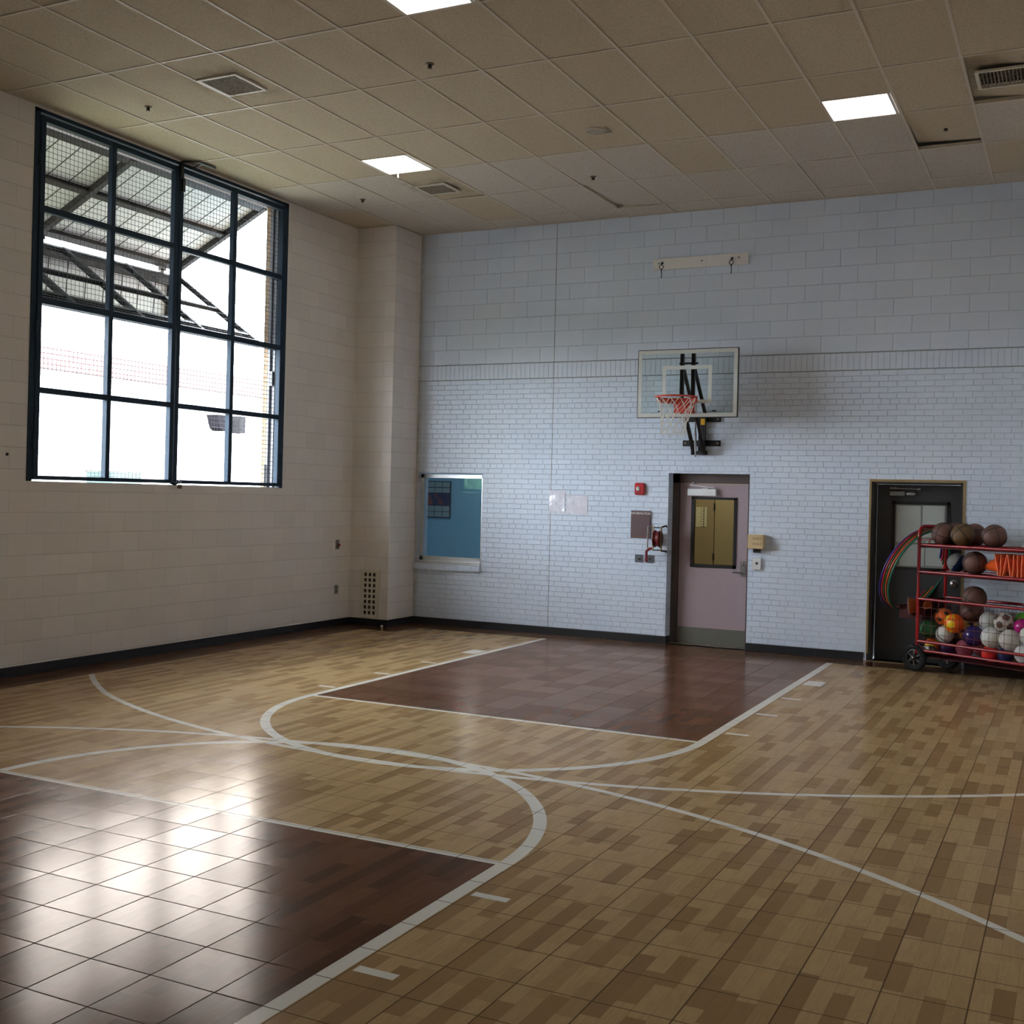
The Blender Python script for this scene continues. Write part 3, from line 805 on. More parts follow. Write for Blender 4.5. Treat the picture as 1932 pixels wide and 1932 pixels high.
def bush(name, label, c, dims, mat, n=900, leaf=0.12):
    rnd = random.Random(5); m = MB()
    for k in range(n):
        u = Vector((rnd.gauss(0, 1), rnd.gauss(0, 1), rnd.gauss(0, 1))).normalized()*rnd.uniform(0.6, 1.0)
        p = Vector((c[0]+u.x*dims[0], c[1]+u.y*dims[1], c[2]+u.z*dims[2]))
        a = Vector((rnd.gauss(0, 1), rnd.gauss(0, 1), rnd.gauss(0, 1))).normalized(); b = a.orthogonal().normalized()
        L = leaf*rnd.uniform(0.6, 1.2)
        m.add([p-a*L*.5, p+b*L*.28, p+a*L*.5, p-b*L*.28], [(0, 1, 2, 3)])
    t = thing(name, label, 'tree', (c[0], c[1], -0.6))
    pr = [(0.001, -1)]+[(math.sin(PI*k/12), -math.cos(PI*k/12)) for k in range(1, 12)]+[(0.001, 1)]
    o0 = len(m.v); m.lathe(pr, (0, 0, 0), 'z', 20)
    for i in range(o0, len(m.v)):
        p = m.v[i]; f = 0.86+0.1*math.sin(9*p[0])*math.cos(8*p[2]+p[1]*7); m.v[i] = (c[0]+p[0]*dims[0]*f, c[1]+p[1]*dims[1]*f, c[2]+p[2]*dims[2]*f)
    m.build('foliage', mat, t)
    s = MB(); s.tube([(c[0], c[1], -0.6), (c[0]+0.05, c[1], c[2])], [0.07, 0.03], 8); s.build('stem', plain('bark', (0.12, 0.08, 0.05), 0.9), t)
bush('leafy_tree', 'green leafy tree in the yard, showing as a green reflection in the office window', (-10.2, -7.6, 1.2), (1.6, 1.6, 1.9), plain('leaf_green', (0.11, 0.24, 0.10), 0.7, var=0.4, scale=5, spec=0.1), 5000, 0.22)
cl = thing('office_light', 'ceiling light of the blue office', 'ceiling light', (-3.6, 7.2, 3.19))
m = MB(); m.box(-4.2, -3.0, 6.9, 7.5, 3.185, 3.2); m.build('frame', M_white, cl)
MB().box(-4.15, -3.05, 6.95, 7.45, 3.178, 3.184).build('diffuser', emit('office_lamp', (0.95, 0.98, 1.0), 3.8), cl)

# ------------------------------------------------------------------ corridor behind the mauve door
M_tanw = plain('tan_corridor_paint', (0.40, 0.31, 0.17), 0.6, var=0.05, scale=2)
m = MB(); m.box(-1.20, 1.9, 7.24, 7.40, -0.02, 2.9); m.box(1.75, 1.9, YF+0.27, 7.24, -0.02, 2.9); m.box(-1.25, -1.20, YF+0.27, 7.24, -0.02, 2.9)
tag(m.build('wall_corridor', M_tanw), kind='structure')
m = MB(); m.box(-1.25, 1.9, YF+0.27, 7.4, 2.9, 3.0); m.box(-1.25, 1.9, YF+0.27, 7.4, -0.1, -0.01)
tag(m.build('ceiling_corridor', M_white), kind='structure')
d3 = tag(empty('door_3', (-0.3, 7.24, 0)), 'pair of tan corridor doors seen through the glass of the mauve door', kind='structure')
MB().bbox(-1.10, -0.306, 7.20, 7.24, 0.0, 2.35, 0.004).build('leaf', M_tanw, d3)
MB().bbox(-0.294, 0.52, 7.20, 7.24, 0.0, 2.35, 0.004).build('leaf', plain('tan_leaf_lighter', (0.45, 0.36, 0.195), 0.6, var=0.04, scale=2), d3)
for zz in (1.02, 1.72): MB().tube([(-0.30, 7.196, zz-0.05), (-0.30, 7.196, zz+0.05)], 0.012, 8).build('hinge', M_black, d3)
def print_mat(name, x0, vertical):
    m, b = newmat(name); x, y, z, P, O = coords()
    if vertical:
        u = (x-x0); k = (z/0.034).fract(); w = noise(comb((z/0.034).floor()*7.3, 0.0, 0.0), 1.0)
        ink = u.gt(0.022)*u.lt(0.042)*k.gt(0.12)*k.lt(0.55+0.35*w)
        col = (0.04, 0.04, 0.04)
    else:
        k = (z/0.026).fract(); ink = k.lt(0.2)*(noise(comb(x*40, (z/0.026).floor()*3.7, 0.0), 1.0, 2).gt(0.5)); col = (0.36, 0.33, 0.22)
    setin(b, 'Base Color', mixc(ink, (0.80, 0.74, 0.50), col)); setin(b, 'Roughness', 0.7)
    return m
def notice(label, x0, x1, z0, z1, y, vertical=False):
    o = MB().box(x0, x1, y-0.004, y, z0, z1).build('notice_sheet', print_mat('notice_print_'+('bold' if vertical else 'faint'), x0, vertical))
    tag(o, label, 'notice')
notice('yellowish notice with faint lines on the tan corridor door, near the glass edge', -0.569, -0.491, 1.432, 1.712, 7.198)
notice('yellowish notice with bold black vertical print on the tan corridor door', -0.484, -0.410, 1.437, 1.715, 7.198, vertical=True)
cl = thing('corridor_light', 'ceiling light of the tan corridor', 'ceiling light', (0.2, 6.4, 2.88))
MB().box(-0.3, 0.7, 6.2, 6.7, 2.885, 2.9).build('frame', M_white, cl)
MB().box(-0.27, 0.67, 6.23, 6.67, 2.878, 2.884).build('diffuser', emit('corridor_lamp', (1.0, 0.90, 0.66), 3.4), cl)

# ------------------------------------------------------------------ mauve door
d1 = tag(empty('door_1', (0.18, YF+0.19, 0)), 'mauve door with a tall window in a recessed brown frame', kind='structure')
yd = 5.485
m = MB()
m.box(D1[0], -0.247, yd-0.01, yd+0.08, 0, D1[3]); m.box(D1[1]-0.06, D1[1], yd-0.01, yd+0.08, 0, D1[3]); m.box(D1[0], D1[1], yd-0.01, yd+0.08, 2.022, D1[3])
m.box(-0.247, -0.232, yd+0.03, yd+0.08, 0, 2.03)
m.build('door_frame', M_doorfr, d1)
m = MB(); g = (-0.088, 0.497, 0.970, 1.850); ly = yd+0.005
wall_grid(m, [-0.240, 0.632], [0.008, 2.016], [g], lambda a, b, c, d: m.box(a, b, ly, ly+0.042, c, d))
m.build('leaf', M_mauve, d1)
m = MB(); fw = 0.038
m.box(g[0], g[1], ly-0.012, ly+0.05, g[3]-fw*.85, g[3]); m.box(g[0], g[1], ly-0.012, ly+0.05, g[2], g[2]+fw*1.1); m.box(g[0], g[0]+fw, ly-0.012, ly+0.05, g[2], g[3]); m.box(g[1]-fw, g[1], ly-0.012, ly+0.05, g[2], g[3])
m.build('glazing_frame', M_black, d1)
MB().box(g[0]+fw, g[1]-fw, ly+0.018, ly+0.024, g[2]+fw, g[3]-fw).build('pane', M_glass, d1)
MB().box(-0.235, 0.628, ly-0.004, ly, 0.010, 0.215).build('kick_plate', M_kick, d1)
c = MB().bbox(-0.13, 0.235, ly-0.055, ly, 1.862, 1.952, 0.005).build('door_closer', M_white, d1)
m = MB(); m.bar((0.22, ly-0.065, 1.965), (-0.10, ly-0.05, 1.997), 0.022, 0.012); m.bar((-0.10, ly-0.05, 1.997), (-0.06, yd-0.015, 2.035), 0.02, 0.012); m.cbox((0.10, ly-0.03, 1.958), (0.07, 0.05, 0.015))
m.build('arm', M_alu, c)
lk = MB().bbox(0.552, 0.618, ly-0.010, ly, 0.875, 1.07, 0.003).build('lock_plate', M_steel, d1)
m = MB(); m.tube([(0.585, ly, 0.925), (0.585, ly-0.05, 0.925), (0.57, ly-0.055, 0.926), (0.475, ly-0.052, 0.93)], [0.013, 0.013, 0.012, 0.008], 10)
m.build('lever', M_steel, lk)
MB().lathe([(0.016, -0.010), (0.014, -0.018), (0.0001, -0.018)], (0.588, ly, 1.03), 'y', 14).build('key_cylinder', M_steel, lk)
tag(MB().box(D1[0]+0.012, D1[1], YF+0.10, YF+0.27, 0.0, 0.006).build('trim_1', plain('threshold_metal', (0.16, 0.13, 0.10), 0.4)), kind='structure')

# ------------------------------------------------------------------ charcoal door
d2 = tag(empty('door_2', (2.63, YF+0.18, 0)), 'charcoal door with a paper-covered window in a tan-edged frame behind the ball cart', kind='structure')
m = MB(); e = 0.03
m.box(D2[0]-0.004, D2[0]+0.018, YF-0.006, YF+0.02, BH*.9, D2[3]); m.box(D2[1]-0.024, D2[1]+0.006, YF-0.006, YF+0.02, BH*.9, D2[3]); m.box(D2[0]-0.004, D2[1]+0.006, YF-0.007, YF+0.02, D2[3]-0.024, D2[3]+0.006)
m.build('edge_trim', M_tan, d2)
yd = 5.50
m = MB()
m.box(D2[0], D2[0]+0.05, YF+0.02, yd+0.07, 0, D2[3]); m.box(D2[1]-0.05, D2[1], YF+0.02, yd+0.07, 0, D2[3]); m.box(D2[0], D2[1], YF+0.02, yd+0.07, D2[3]-0.045, D2[3])
m.build('door_frame', M_char, d2)
m = MB(); g = (2.335, 2.972, 1.06, 1.855)
wall_grid(m, [2.17, 3.095], [0.008, 2.045], [g], lambda a, b, c, d: m.box(a, b, yd, yd+0.042, c, d))
m.build('leaf', M_char, d2)
m = MB(); fw = 0.036
m.box(g[0], g[1], yd-0.008, yd+0.03, g[3]-fw, g[3]); m.box(g[0], g[1], yd-0.008, yd+0.03, g[2], g[2]+fw); m.box(g[0], g[0]+fw, yd-0.008, yd+0.03, g[2], g[3]); m.box(g[1]-fw, g[1], yd-0.008, yd+0.03, g[2], g[3])
m.build('glazing_frame', M_black, d2)
m_, b_ = newmat('wired_glass'); x_, y_, z_, P_, O_ = coords()
w_ = ((x_+z_)/0.012).fract(); w2_ = ((x_-z_)/0.012).fract()
ln_ = (w_.lt(0.14)).mx(w2_.lt(0.14))
setin(b_, 'Base Color', mixc(ln_, (0.23, 0.245, 0.23), (0.33, 0.34, 0.31))); setin(b_, 'Roughness', 0.25)
pane = MB().box(g[0]+fw, g[1]-fw, yd+0.010, yd+0.016, g[2]+fw, g[3]-fw).build('pane', m_, d2)
m_, b_ = newmat('paper_on_glass'); x_, y_, z_, P_, O_ = coords()
w_ = ((x_+z_)/0.010).fract(); n_ = noise(P_, 5, 3)
setin(b_, 'Base Color', mixc(w_.lt(0.3)*0.5, mixc(n_, (0.42, 0.46, 0.43), (0.52, 0.56, 0.54)), (0.32, 0.36, 0.34))); setin(b_, 'Roughness', 0.35)
for (a, b, c_, d_) in ((2.385, 2.655, 1.38, 1.805), (2.675, 2.915, 1.45, 1.81), (2.43, 2.70, 1.11, 1.36), (2.715, 2.93, 1.12, 1.42)):
    MB().box(a, b, yd+0.006, yd+0.010, c_, d_).build('paper_sheet', m_, pane)
m = MB(); m.bbox(2.31, 2.475, yd-0.045, yd, 1.915, 1.972, 0.006); m.lathe([(0.0001, 2.49), (0.02, 2.50), (0.027, 2.53), (0.027, 2.57), (0.015, 2.60), (0.0001, 2.602)], (0, yd-0.022, 1.943), 'x', 14)
c = m.build('door_closer', M_steel, d2)
m = MB(); m.bar((2.345, yd-0.055, 2.002), (2.635, yd-0.05, 1.997), 0.016, 0.010); m.lathe([(0.03, -0.06), (0.03, -0.045)], (2.35, yd, 2.005), 'y', 14); m.cbox((2.35, yd-0.05, 2.004), (0.075, 0.02, 0.022)); m.cbox((2.635, yd-0.045, 1.997), (0.03, 0.03, 0.02))
m.build('arm', M_steel, c)
lk = MB().lathe([(0.0001, -0.012), (0.045, -0.012), (0.048, 0.0)], (3.035, yd, 0.93), 'y', 20).build('lock_rose', M_steel, d2)
m = MB(); m.lathe([(0.014, -0.012), (0.014, -0.04), (0.03, -0.05), (0.031, -0.068), (0.022, -0.078), (0.0001, -0.08)], (3.035, yd, 0.93), 'y', 18); m.build('knob', M_chrome, lk)
tag(MB().box(D2[0], D2[1], YF+0.45, YF+0.5, -0.02, 2.5).build('wall_closet', M_dark), kind='structure')
tag(MB().box(D2[0], D2[1], YF-0.02, YF+0.02, 0.0, 0.008).build('trim_2', plain('threshold_tan', (0.22, 0.17, 0.10), 0.4)), kind='structure')

# ------------------------------------------------------------------ fittings on the far wall
t = thing('mounting_board', 'white wooden board with two dark hanging hooks bolted high on the wall above the basket', 'board', (0.01, YF, 4.687))
MB().bbox(-0.600, 0.620, YF-0.042, YF, 4.687, 4.827, 0.004).build('plank', plain('white_painted_plank', (0.80, 0.80, 0.79), 0.5), t)
for hx_ in (-0.472, 0.424):
    m = MB(); y = YF-0.042
    m.lathe([(0.016, 0.0), (0.014, -0.008), (0.006, -0.01), (0.006, -0.03)], (hx_, y, 4.768), 'y', 12)
    m.ring((hx_, y-0.036, 4.752), 0.016, 0.0045, (0, 1, 0), (0, 0, 1), 18, 6)
    m.ring((hx_, y-0.036, 4.712), 0.026, 0.005, (0.6, 0, 0.0), (0, 0, 1.0), 18, 6)
    m.tube([(hx_, y-0.036, 4.69), (hx_, y-0.036, 4.665), (hx_+0.004, y-0.036, 4.60), (hx_, y-0.036, 4.578)], [0.013, 0.006, 0.005, 0.008], 8)
    m.build('hook', M_black, t)
for bx in (-0.52, 0.04, 0.505): MB().lathe([(0.012, 0.0), (0.010, -0.008), (0.0001, -0.009)], (bx, YF-0.042, 4.765 if bx < 0.2 else 4.775), 'y', 10).build('bolt', M_steel, t)

# wall-mounted basketball goal
t = thing('basketball_goal', 'wall mounted basketball goal with clear backboard, red rim and white net', 'basketball hoop', (0.085, YF, 2.38))
BX, BY = 0.085, 4.65
x0, x1, z0, z1 = BX-0.612, BX+0.612, 2.790, 3.590
bb = MB().box(x0, x1, BY, BY+0.010, z0, z1).build('backboard', M_bglass, t)
m = MB()
for a, b, c, d in ((x0-0.004, x1+0.004, z0-0.008, z0), (x0-0.004, x1+0.004, z1, z1+0.008), (x0-0.006, x0, z0, z1), (x1, x1+0.008, z0, z1)):
    m.box(a, b, BY-0.004, BY+0.03, c, d)
m.build('rim_frame', M_black, bb)
M_bline = plain('white_board_line', (0.60, 0.63, 0.61), 0.5)
m = MB(); w = 0.045
m.box(x0, x1, BY-0.0015, BY, z0, z0+w); m.box(x0, x1, BY-0.0015, BY, z1-w, z1); m.box(x0, x0+w, BY-0.0015, BY, z0+w, z1-w); m.box(x1-w, x1, BY-0.0015, BY, z0+w, z1-w)
m.build('border_line', M_bline, bb)
m = MB(); a, b, c, d = BX-0.305, BX+0.305, 2.950, 3.400
m.box(a, b, BY-0.0015, BY, c, c+w); m.box(a, b, BY-0.0015, BY, d-w, d); m.box(a, a+w, BY-0.0015, BY, c+w, d-w); m.box(b-w, b, BY-0.0015, BY, c+w, d-w)
m.build('target_square', M_bline, bb)
RZ, RY, RR = 2.992, 4.272, 0.236
m = MB(); m.ring((BX, RY, RZ), RR, 0.0105, (1, 0, 0), (0, 1, 0), 56, 8)
n = 30; vs = []; fs = []
for k in range(n+1):      # skirt round the back of the ring
    a = PI*(0.02+0.96*k/n)
    for rr, zz in ((RR+0.006, RZ+0.004), (RR+0.006, RZ-0.055), (RR-0.002, RZ-0.055), (RR-0.002, RZ+0.004)):
        vs.append((BX+rr*math.cos(a), RY+rr*math.sin(a), zz))
for k in range(n):
    for j in range(4): fs.append((k*4+j, k*4+(j+1) % 4, (k+1)*4+(j+1) % 4, (k+1)*4+j))
m.add(vs, fs)
rim = m.build('rim', M_rim, t)
m = MB()
m.add([(BX-0.10, RY+RR-0.03, RZ-0.002), (BX+0.10, RY+RR-0.03, RZ-0.002), (BX+0.115, BY-0.006, RZ-0.002), (BX-0.115, BY-0.006, RZ-0.002),
       (BX-0.08, RY+RR+0.0, RZ-0.10), (BX+0.08, RY+RR+0.0, RZ-0.10), (BX+0.115, BY-0.006, RZ-0.155), (BX-0.115, BY-0.006, RZ-0.155)],
      [(0, 1, 2, 3), (7, 6, 5, 4), (0, 4, 5, 1), (1, 5, 6, 2), (2, 6, 7, 3), (3, 7, 4, 0)])
m.bbox(BX-0.105, BX+0.105, BY-0.14, BY-0.006, RZ-0.165, RZ-0.005, 0.006)
m.build('rim_bracket', M_rim, rim)
MB().bbox(BX+0.105, BX+0.135, BY-0.075, BY-0.004, RZ-0.15, RZ-0.05, 0.004).build('release_box', M_chrome, rim)
m = MB(); rn = random.Random(3); NN = 12
ring_ = [(0.226, RZ-0.012), (0.200, RZ-0.09), (0.172, RZ-0.17), (0.152, RZ-0.25), (0.142, RZ-0.33), (0.140, RZ-0.40), (0.146, RZ-0.445)]
for s in (1, -1):
    for k in range(NN):
        pts = []
        for j, (r_, z_) in enumerate(ring_):
            a = 2*PI*(k+s*j*0.5)/NN + rn.uniform(-.06, .06)*min(j, 3)
            rr = r_*(1+rn.uniform(-.05, .05)*min(j, 2)); pts.append((BX-0.012*j*.4+rr*math.cos(a), RY+rr*math.sin(a), z_+rn.uniform(-.012, .012)*min(j, 2)))
        m.tube(pts, 0.0042, 5)
for k in range(NN):
    a = 2*PI*k/NN; m.tube([(BX+0.226*math.cos(a), RY+0.226*math.sin(a), RZ-0.012), (BX+0.24*math.cos(a), RY+0.24*math.sin(a), RZ+0.008), (BX+0.225*math.cos(a), RY+0.225*math.sin(a), RZ+0.012)], 0.004, 5)
m.build('net', M_cord, t)
up = M_black
for ux in (0.010, 0.148):
    MB().bar((ux, BY+0.045, 2.79), (ux, BY+0.045, 3.545), 0.042, 0.042, up=(0, 1, 0)).build('upright', plain('black_tube', (0.016, 0.017, 0.018), 0.35), t)
    MB().bar((ux, BY+0.07, 3.40), (ux, 5.21, 2.86), 0.034).build('diagonal_strut', M_black, t)
    MB().bar((ux, 4.88, 2.805), (ux, 5.22, 2.375), 0.036).build('lower_arm', M_black, t)
MB().bar((-0.03, BY+0.06, 3.432), (0.20, BY+0.06, 3.432), 0.022).build('cross_bar', M_black, t)
MB().bar((-0.03, BY+0.04, 2.82), (0.20, BY+0.04, 2.82), 0.035).build('cross_bar', M_black, t)
m = MB()
for ux in (0.010, 0.148): m.bar((ux, BY+0.05, 2.812), (ux, 4.92, 2.812), 0.034)
m.bar((-0.02, 4.90, 2.81), (0.18, 4.90, 2.81), 0.03)
m.build('carrier_frame', M_black, t)
for sx in (-0.25, 0.42): MB().cbox((sx, BY+0.018, 2.862), (0.05, 0.016, 0.012)).build('board_clamp', M_black, t)
wb = MB()
wb.box(-0.155, 0.325, YF-0.022, YF, 2.775, 2.838); wb.box(-0.155, 0.325, YF-0.022, YF, 2.475, 2.548)
wb.box(0.060, 0.142, YF-0.075, YF-0.02, 2.40, 2.835)
wb.bar((-0.02, 5.22, 2.39), (0.18, 5.22, 2.39), 0.045, 0.045)
wbo = wb.build('wall_bracket', M_black, t)
for bx in (-0.118, 0.288):
    for bz in (2.512, 2.806): MB().lathe([(0.015, 0.0), (0.013, -0.008), (0.0001, -0.010)], (bx, YF-0.022, bz), 'y', 10).build('bolt', M_steel, wbo)
MB().box(0.087, 0.141, YF-0.078, YF-0.075, 2.735, 2.812).build('warning_label', M_yel, wbo)
m = MB(); m.tube([(0.073, 5.06, 2.765), (0.075, 5.06, 2.62)], 0.010, 10); m.tube([(0.075, 5.06, 2.62), (0.078, 5.07, 2.40)], 0.014, 10); m.tube([(0.078, 5.07, 2.40), (0.079, 5.07, 2.335)], 0.009, 10)
m.build('adjusting_rod', plain('dull_rod_steel', (0.22, 0.22, 0.23), 0.4, metal=0.6), t)

# papers in clear sleeves
m_, b_ = newmat('glossy_sleeve_paper'); x_, y_, z_, P_, O_ = coords()
n_ = noise(P_, 7, 3); l_ = (z_/0.013).fract()
ink = (l_.lt(0.3))*(noise(comb(x_*60, (z_/0.013).floor()*3.1, 0), 1.0, 2).gt(0.52))
setin(b_, 'Base Color', mixc(ink*0.35, (0.78, 0.78, 0.90), (0.50, 0.50, 0.58))); setin(b_, 'Roughness', 0.16); setin(b_, 'Specular IOR Level', 0.9)
setin(b_, 'Normal', bump(n_, 0.8, 0.02))
for nm, a in (('upright sheet in a shiny clear sleeve taped over the wall joint', (-1.968, -1.748, 1.597, 1.885)),
              ('wide sheet in a shiny clear sleeve taped to the wall', (-1.722, -1.425, 1.593, 1.835))):
    t = thing('sleeved_notice', nm, 'notice', ((a[0]+a[1])/2, YF, a[2]), group='sleeved notices')
    k = 8; m = MB(); vs = []; rn = random.Random(len(nm))
    for i in range(k+1):
        for j in range(k+1):
            vs.append((lerp(a[0], a[1], i/k), YF-0.006-rn.uniform(0, 0.006), lerp(a[2], a[3], j/k)))
    m.add(vs, [(i*(k+1)+j, (i+1)*(k+1)+j, (i+1)*(k+1)+j+1, i*(k+1)+j+1) for i in range(k) for j in range(k)], True)
    m.box(a[0], a[1], YF-0.004, YF-0.001, a[2], a[3])
    m.build('sheet', m_, t)
    tp = plain('clear_tape', (0.72, 0.74, 0.80), 0.12, spec=0.9)
    for cx in (a[0]+0.02, a[1]-0.02):
        for cz in (a[2]+0.01, a[3]-0.01): MB().box(cx-0.03, cx+0.03, YF-0.0135, YF-0.0125, cz-0.012, cz+0.012).build('tape', tp, t)

t = thing('fire_alarm', 'red wall fire alarm with a clear strobe lens left of the mauve door', 'alarm', (-0.705, YF, 1.857))
MB().bbox(-0.772, -0.640, YF-0.048, YF, 1.857, 2.010, 0.014).build('housing', plain('alarm_red', (0.50, 0.012, 0.022), 0.35), t)
m = MB(); m.bbox(-0.745, -0.695, YF-0.066, YF-0.046, 1.908, 1.962, 0.012); m.build('strobe_lens', M_lens, t)
m = MB()
for k in range(4): m.box(-0.75, -0.66, YF-0.0495, YF-0.048, 1.875+k*0.007, 1.878+k*0.007)
m.build('horn_slots', plain('alarm_dark_red', (0.15, 0.005, 0.008), 0.5), t)

t = thing('information_board', 'maroon INFORMATION board on the wall beside the mauve door', 'sign', (-0.686, YF, 1.311))
MB().bbox(-0.819, -0.553, YF-0.018, YF, 1.311, 1.658, 0.004).build('frame', plain('board_edge', (0.10, 0.075, 0.09), 0.4), t)
MB().box(-0.809, -0.563, YF-0.0205, YF-0.018, 1.33, 1.648).build('panel', M_plaque, t)
text('lettering', 'INFORMATION', 0.0415, plain('white_letters', (0.75, 0.74, 0.72), 0.5), t, (-0.688, YF-0.0212, 1.622), FACE_ROOM)
MB().box(-0.795, -0.60, YF-0.0215, YF-0.0205, 1.328, 1.334).build('orange_strip', plain('orange_strip', (0.30, 0.09, 0.04), 0.5), t)

def keyplate(cx, label):
    t = thing('key_switch_plate', label, 'switch', (cx, YF, 1.007), group='dark key switch plates')
    MB().bbox(cx-0.054, cx+0.054, YF-0.012, YF, 1.007, 1.102, 0.004).build('cover_plate', plain('dark_grey_plate', (0.10, 0.11, 0.13), 0.4), t)
    MB().lathe([(0.026, -0.012), (0.024, -0.022), (0.0001, -0.023)], (cx, YF, 1.055), 'y', 18).build('rose', plain('plate_steel', (0.25, 0.26, 0.27), 0.35), t)
    m = MB(); m.lathe([(0.014, -0.022), (0.013, -0.034), (0.0001, -0.036)], (cx+0.004, YF, 1.052), 'y', 12); m.bar((cx-0.01, YF-0.034, 1.066), (cx+0.02, YF-0.034, 1.04), 0.012, 0.01); m.build('key_knob', M_black, t)
keyplate(-0.700, 'dark square key switch plate under the INFORMATION board, the clear one')
keyplate(-0.556, 'dark square key switch plate partly hidden behind the red crank grip')

# hand crank winch
t = thing('crank_winch', 'red drum winch with hand crank on a wire bracket between INFORMATION board and mauve door', 'winch', (-0.45, YF, 1.02))
m = MB(); cz = 1.315; cy = 5.17
m.lathe([(0.0001, -0.52), (0.095, -0.52), (0.108, -0.515), (0.108, -0.505), (0.095, -0.50), (0.095, -0.455), (0.108, -0.45), (0.108, -0.44), (0.0001, -0.435)], (0, cy, cz), 'x', 24)
m.build('drum', plain('winch_dark_red', (0.13, 0.006, 0.01), 0.35), t)
m = MB()
for xx in (-0.53, -0.425):
    m.bar((xx, cy-0.02, cz-0.15), (xx, cy-0.02, cz+0.15), 0.012, 0.03, up=(0, 1, 0))
m.build('side_plate', plain('gilded_bracket', (0.40, 0.32, 0.20), 0.4, metal=0.4), t)
m = MB()
m.tube([(-0.425, cy-0.02, cz+0.145), (-0.40, YF-0.05, cz+0.165), (-0.405, YF-0.004, cz+0.15)], 0.011, 8); m.tube([(-0.425, cy-0.02, cz-0.145), (-0.39, YF-0.05, cz-0.155), (-0.405, YF-0.004, cz-0.165)], 0.011, 8)
m.bar((-0.425, cy-0.02, cz-0.15), (-0.425, cy-0.02, cz+0.14), 0.014, 0.012, up=(0, 1, 0))
m.bar((-0.53, cy+0.0, cz+0.14), (-0.425, cy+0.0, cz+0.14), 0.014); m.bar((-0.53, cy, cz-0.14), (-0.425, cy, cz-0.14), 0.014)
m.build('wall_bracket', M_black, t)
m = MB(); m.tube([(-0.525, cy, cz+0.145), (-0.60, cy-0.02, cz+0.155)], 0.010, 8); m.tube([(-0.60, cy-0.02, cz+0.15), (-0.603, cy-0.02, cz-0.12)], 0.009, 8)
m.build('crank_arm', M_steel, t)
m = MB(); m.tube([(-0.53, cy-0.01, cz-0.12), (-0.57, cy-0.02, cz-0.125), (-0.61, cy-0.02, cz-0.155)], [0.014, 0.018, 0.016], 8); m.tube([(-0.612, cy-0.02, cz-0.15), (-0.614, cy-0.02, cz-0.29)], [0.015, 0.018], 10)
m.build('crank_grip', plain('winch_grip_red', (0.22, 0.008, 0.02), 0.35), t)

for ch in t.children:
    for v in ch.data.vertices: v.co.x += 0.062
t = thing('slotted_box', 'tan slotted box with a dark foot on the wall right of the mauve door', 'box', (0.80, YF, 1.19))
MB().bbox(0.715, 0.905, YF-0.105, YF, 1.243, 1.412, 0.005).build('housing', M_beige, t)
sd = plain('slot_dark', (0.10, 0.06, 0.03), 0.7)
for zz in (1.30, 1.365):
    for k in range(5): MB().box(0.785+k*0.022, 0.791+k*0.022, YF-0.1056, YF-0.105, zz-0.013, zz+0.013).build('slot', sd, t)
m = MB(); m.bbox(0.775, 0.855, YF-0.06, YF, 1.195, 1.243, 0.004); m.build('foot', M_black, t)
t = thing('wall_control', 'small white wall control with a dark square under the tan slotted box', 'switch', (0.81, YF, 0.99))
MB().bbox(0.758, 0.866, YF-0.03, YF, 0.990, 1.132, 0.005).build('housing', M_white, t)
MB().box(0.80, 0.83, YF-0.0312, YF-0.03, 1.05, 1.08).build('display', M_inkb, t)

# ------------------------------------------------------------------ ball cart
TH = math.radians(-28); PC = Vector((2.735, 4.77, 0))
CR = Matrix.Rotation(TH, 3, 'Z')
def cart_pt(l, s, z): return PC + CR @ Vector((l, s, z))
CL, CD = 1.62, 0.50
cart = thing('ball_cart', 'red tubular steel ball cart with black spoked wheels in front of the charcoal door', 'ball cart', PC, TH)
def post(l):
    m = MB(); r = 0.019; pts = [(l, 0, 0.20)]+[(l, 0, 1.50)]
    pts += [(l, 0.085-0.085*math.cos(a), 1.50+0.085*math.sin(a)) for a in (PI/8, PI/4, 3*PI/8, PI/2)]
    pts += [(l, CD-0.085+0.085*math.sin(a), 1.50+0.085*math.cos(a)) for a in (0, PI/8, PI/4, 3*PI/8)]
    pts += [(l, CD, 1.50), (l, CD, 0.20)]
    m.tube(pts, r, 10); m.build('end_frame', M_red, cart, local=True)
post(0.0); post(CL)
def rail(z, s, r=0.016, l0=0.0, name='rail'): MB().tube([(l0, s, z), (CL, s, z)], r, 10).build(name, M_red, cart, local=True)
for z in (1.385, 1.092): 
    rail(z, 0.0); rail(z, CD)
    m = MB(); m.box(0.0, CL, 0.012, CD-0.012, z-0.012, z-0.004)
    m.tube([(0.0, 0.0, z), (0.0, CD, z)], 0.014, 8); m.tube([(CL, 0, z), (CL, CD, z)], 0.014, 8)
    m.box(0.0, CL, 0.010, 0.018, z-0.03, z-0.004)
    sh = m.build('shelf_tray', M_redd, cart, local=True)
    MB().tube([(0.12, 0.235, z+0.005), (CL-0.1, 0.235, z+0.005)], 0.009, 8).build('divider_rod', M_red, sh, local=True)
for z in (0.797, 0.337): rail(z, 0.0); rail(z, CD)
rail(0.240, 0.0, l0=0.10); rail(0.240, CD, l0=0.10)
m = MB(); m.box(0.02, CL, 0.02, CD-0.02, 0.170, 0.178)
for s in (0.0, CD): m.bar((0.0, s, 0.33), (0.11, s, 0.235), 0.02)
m.build('bin_floor', M_redd, cart, local=True)
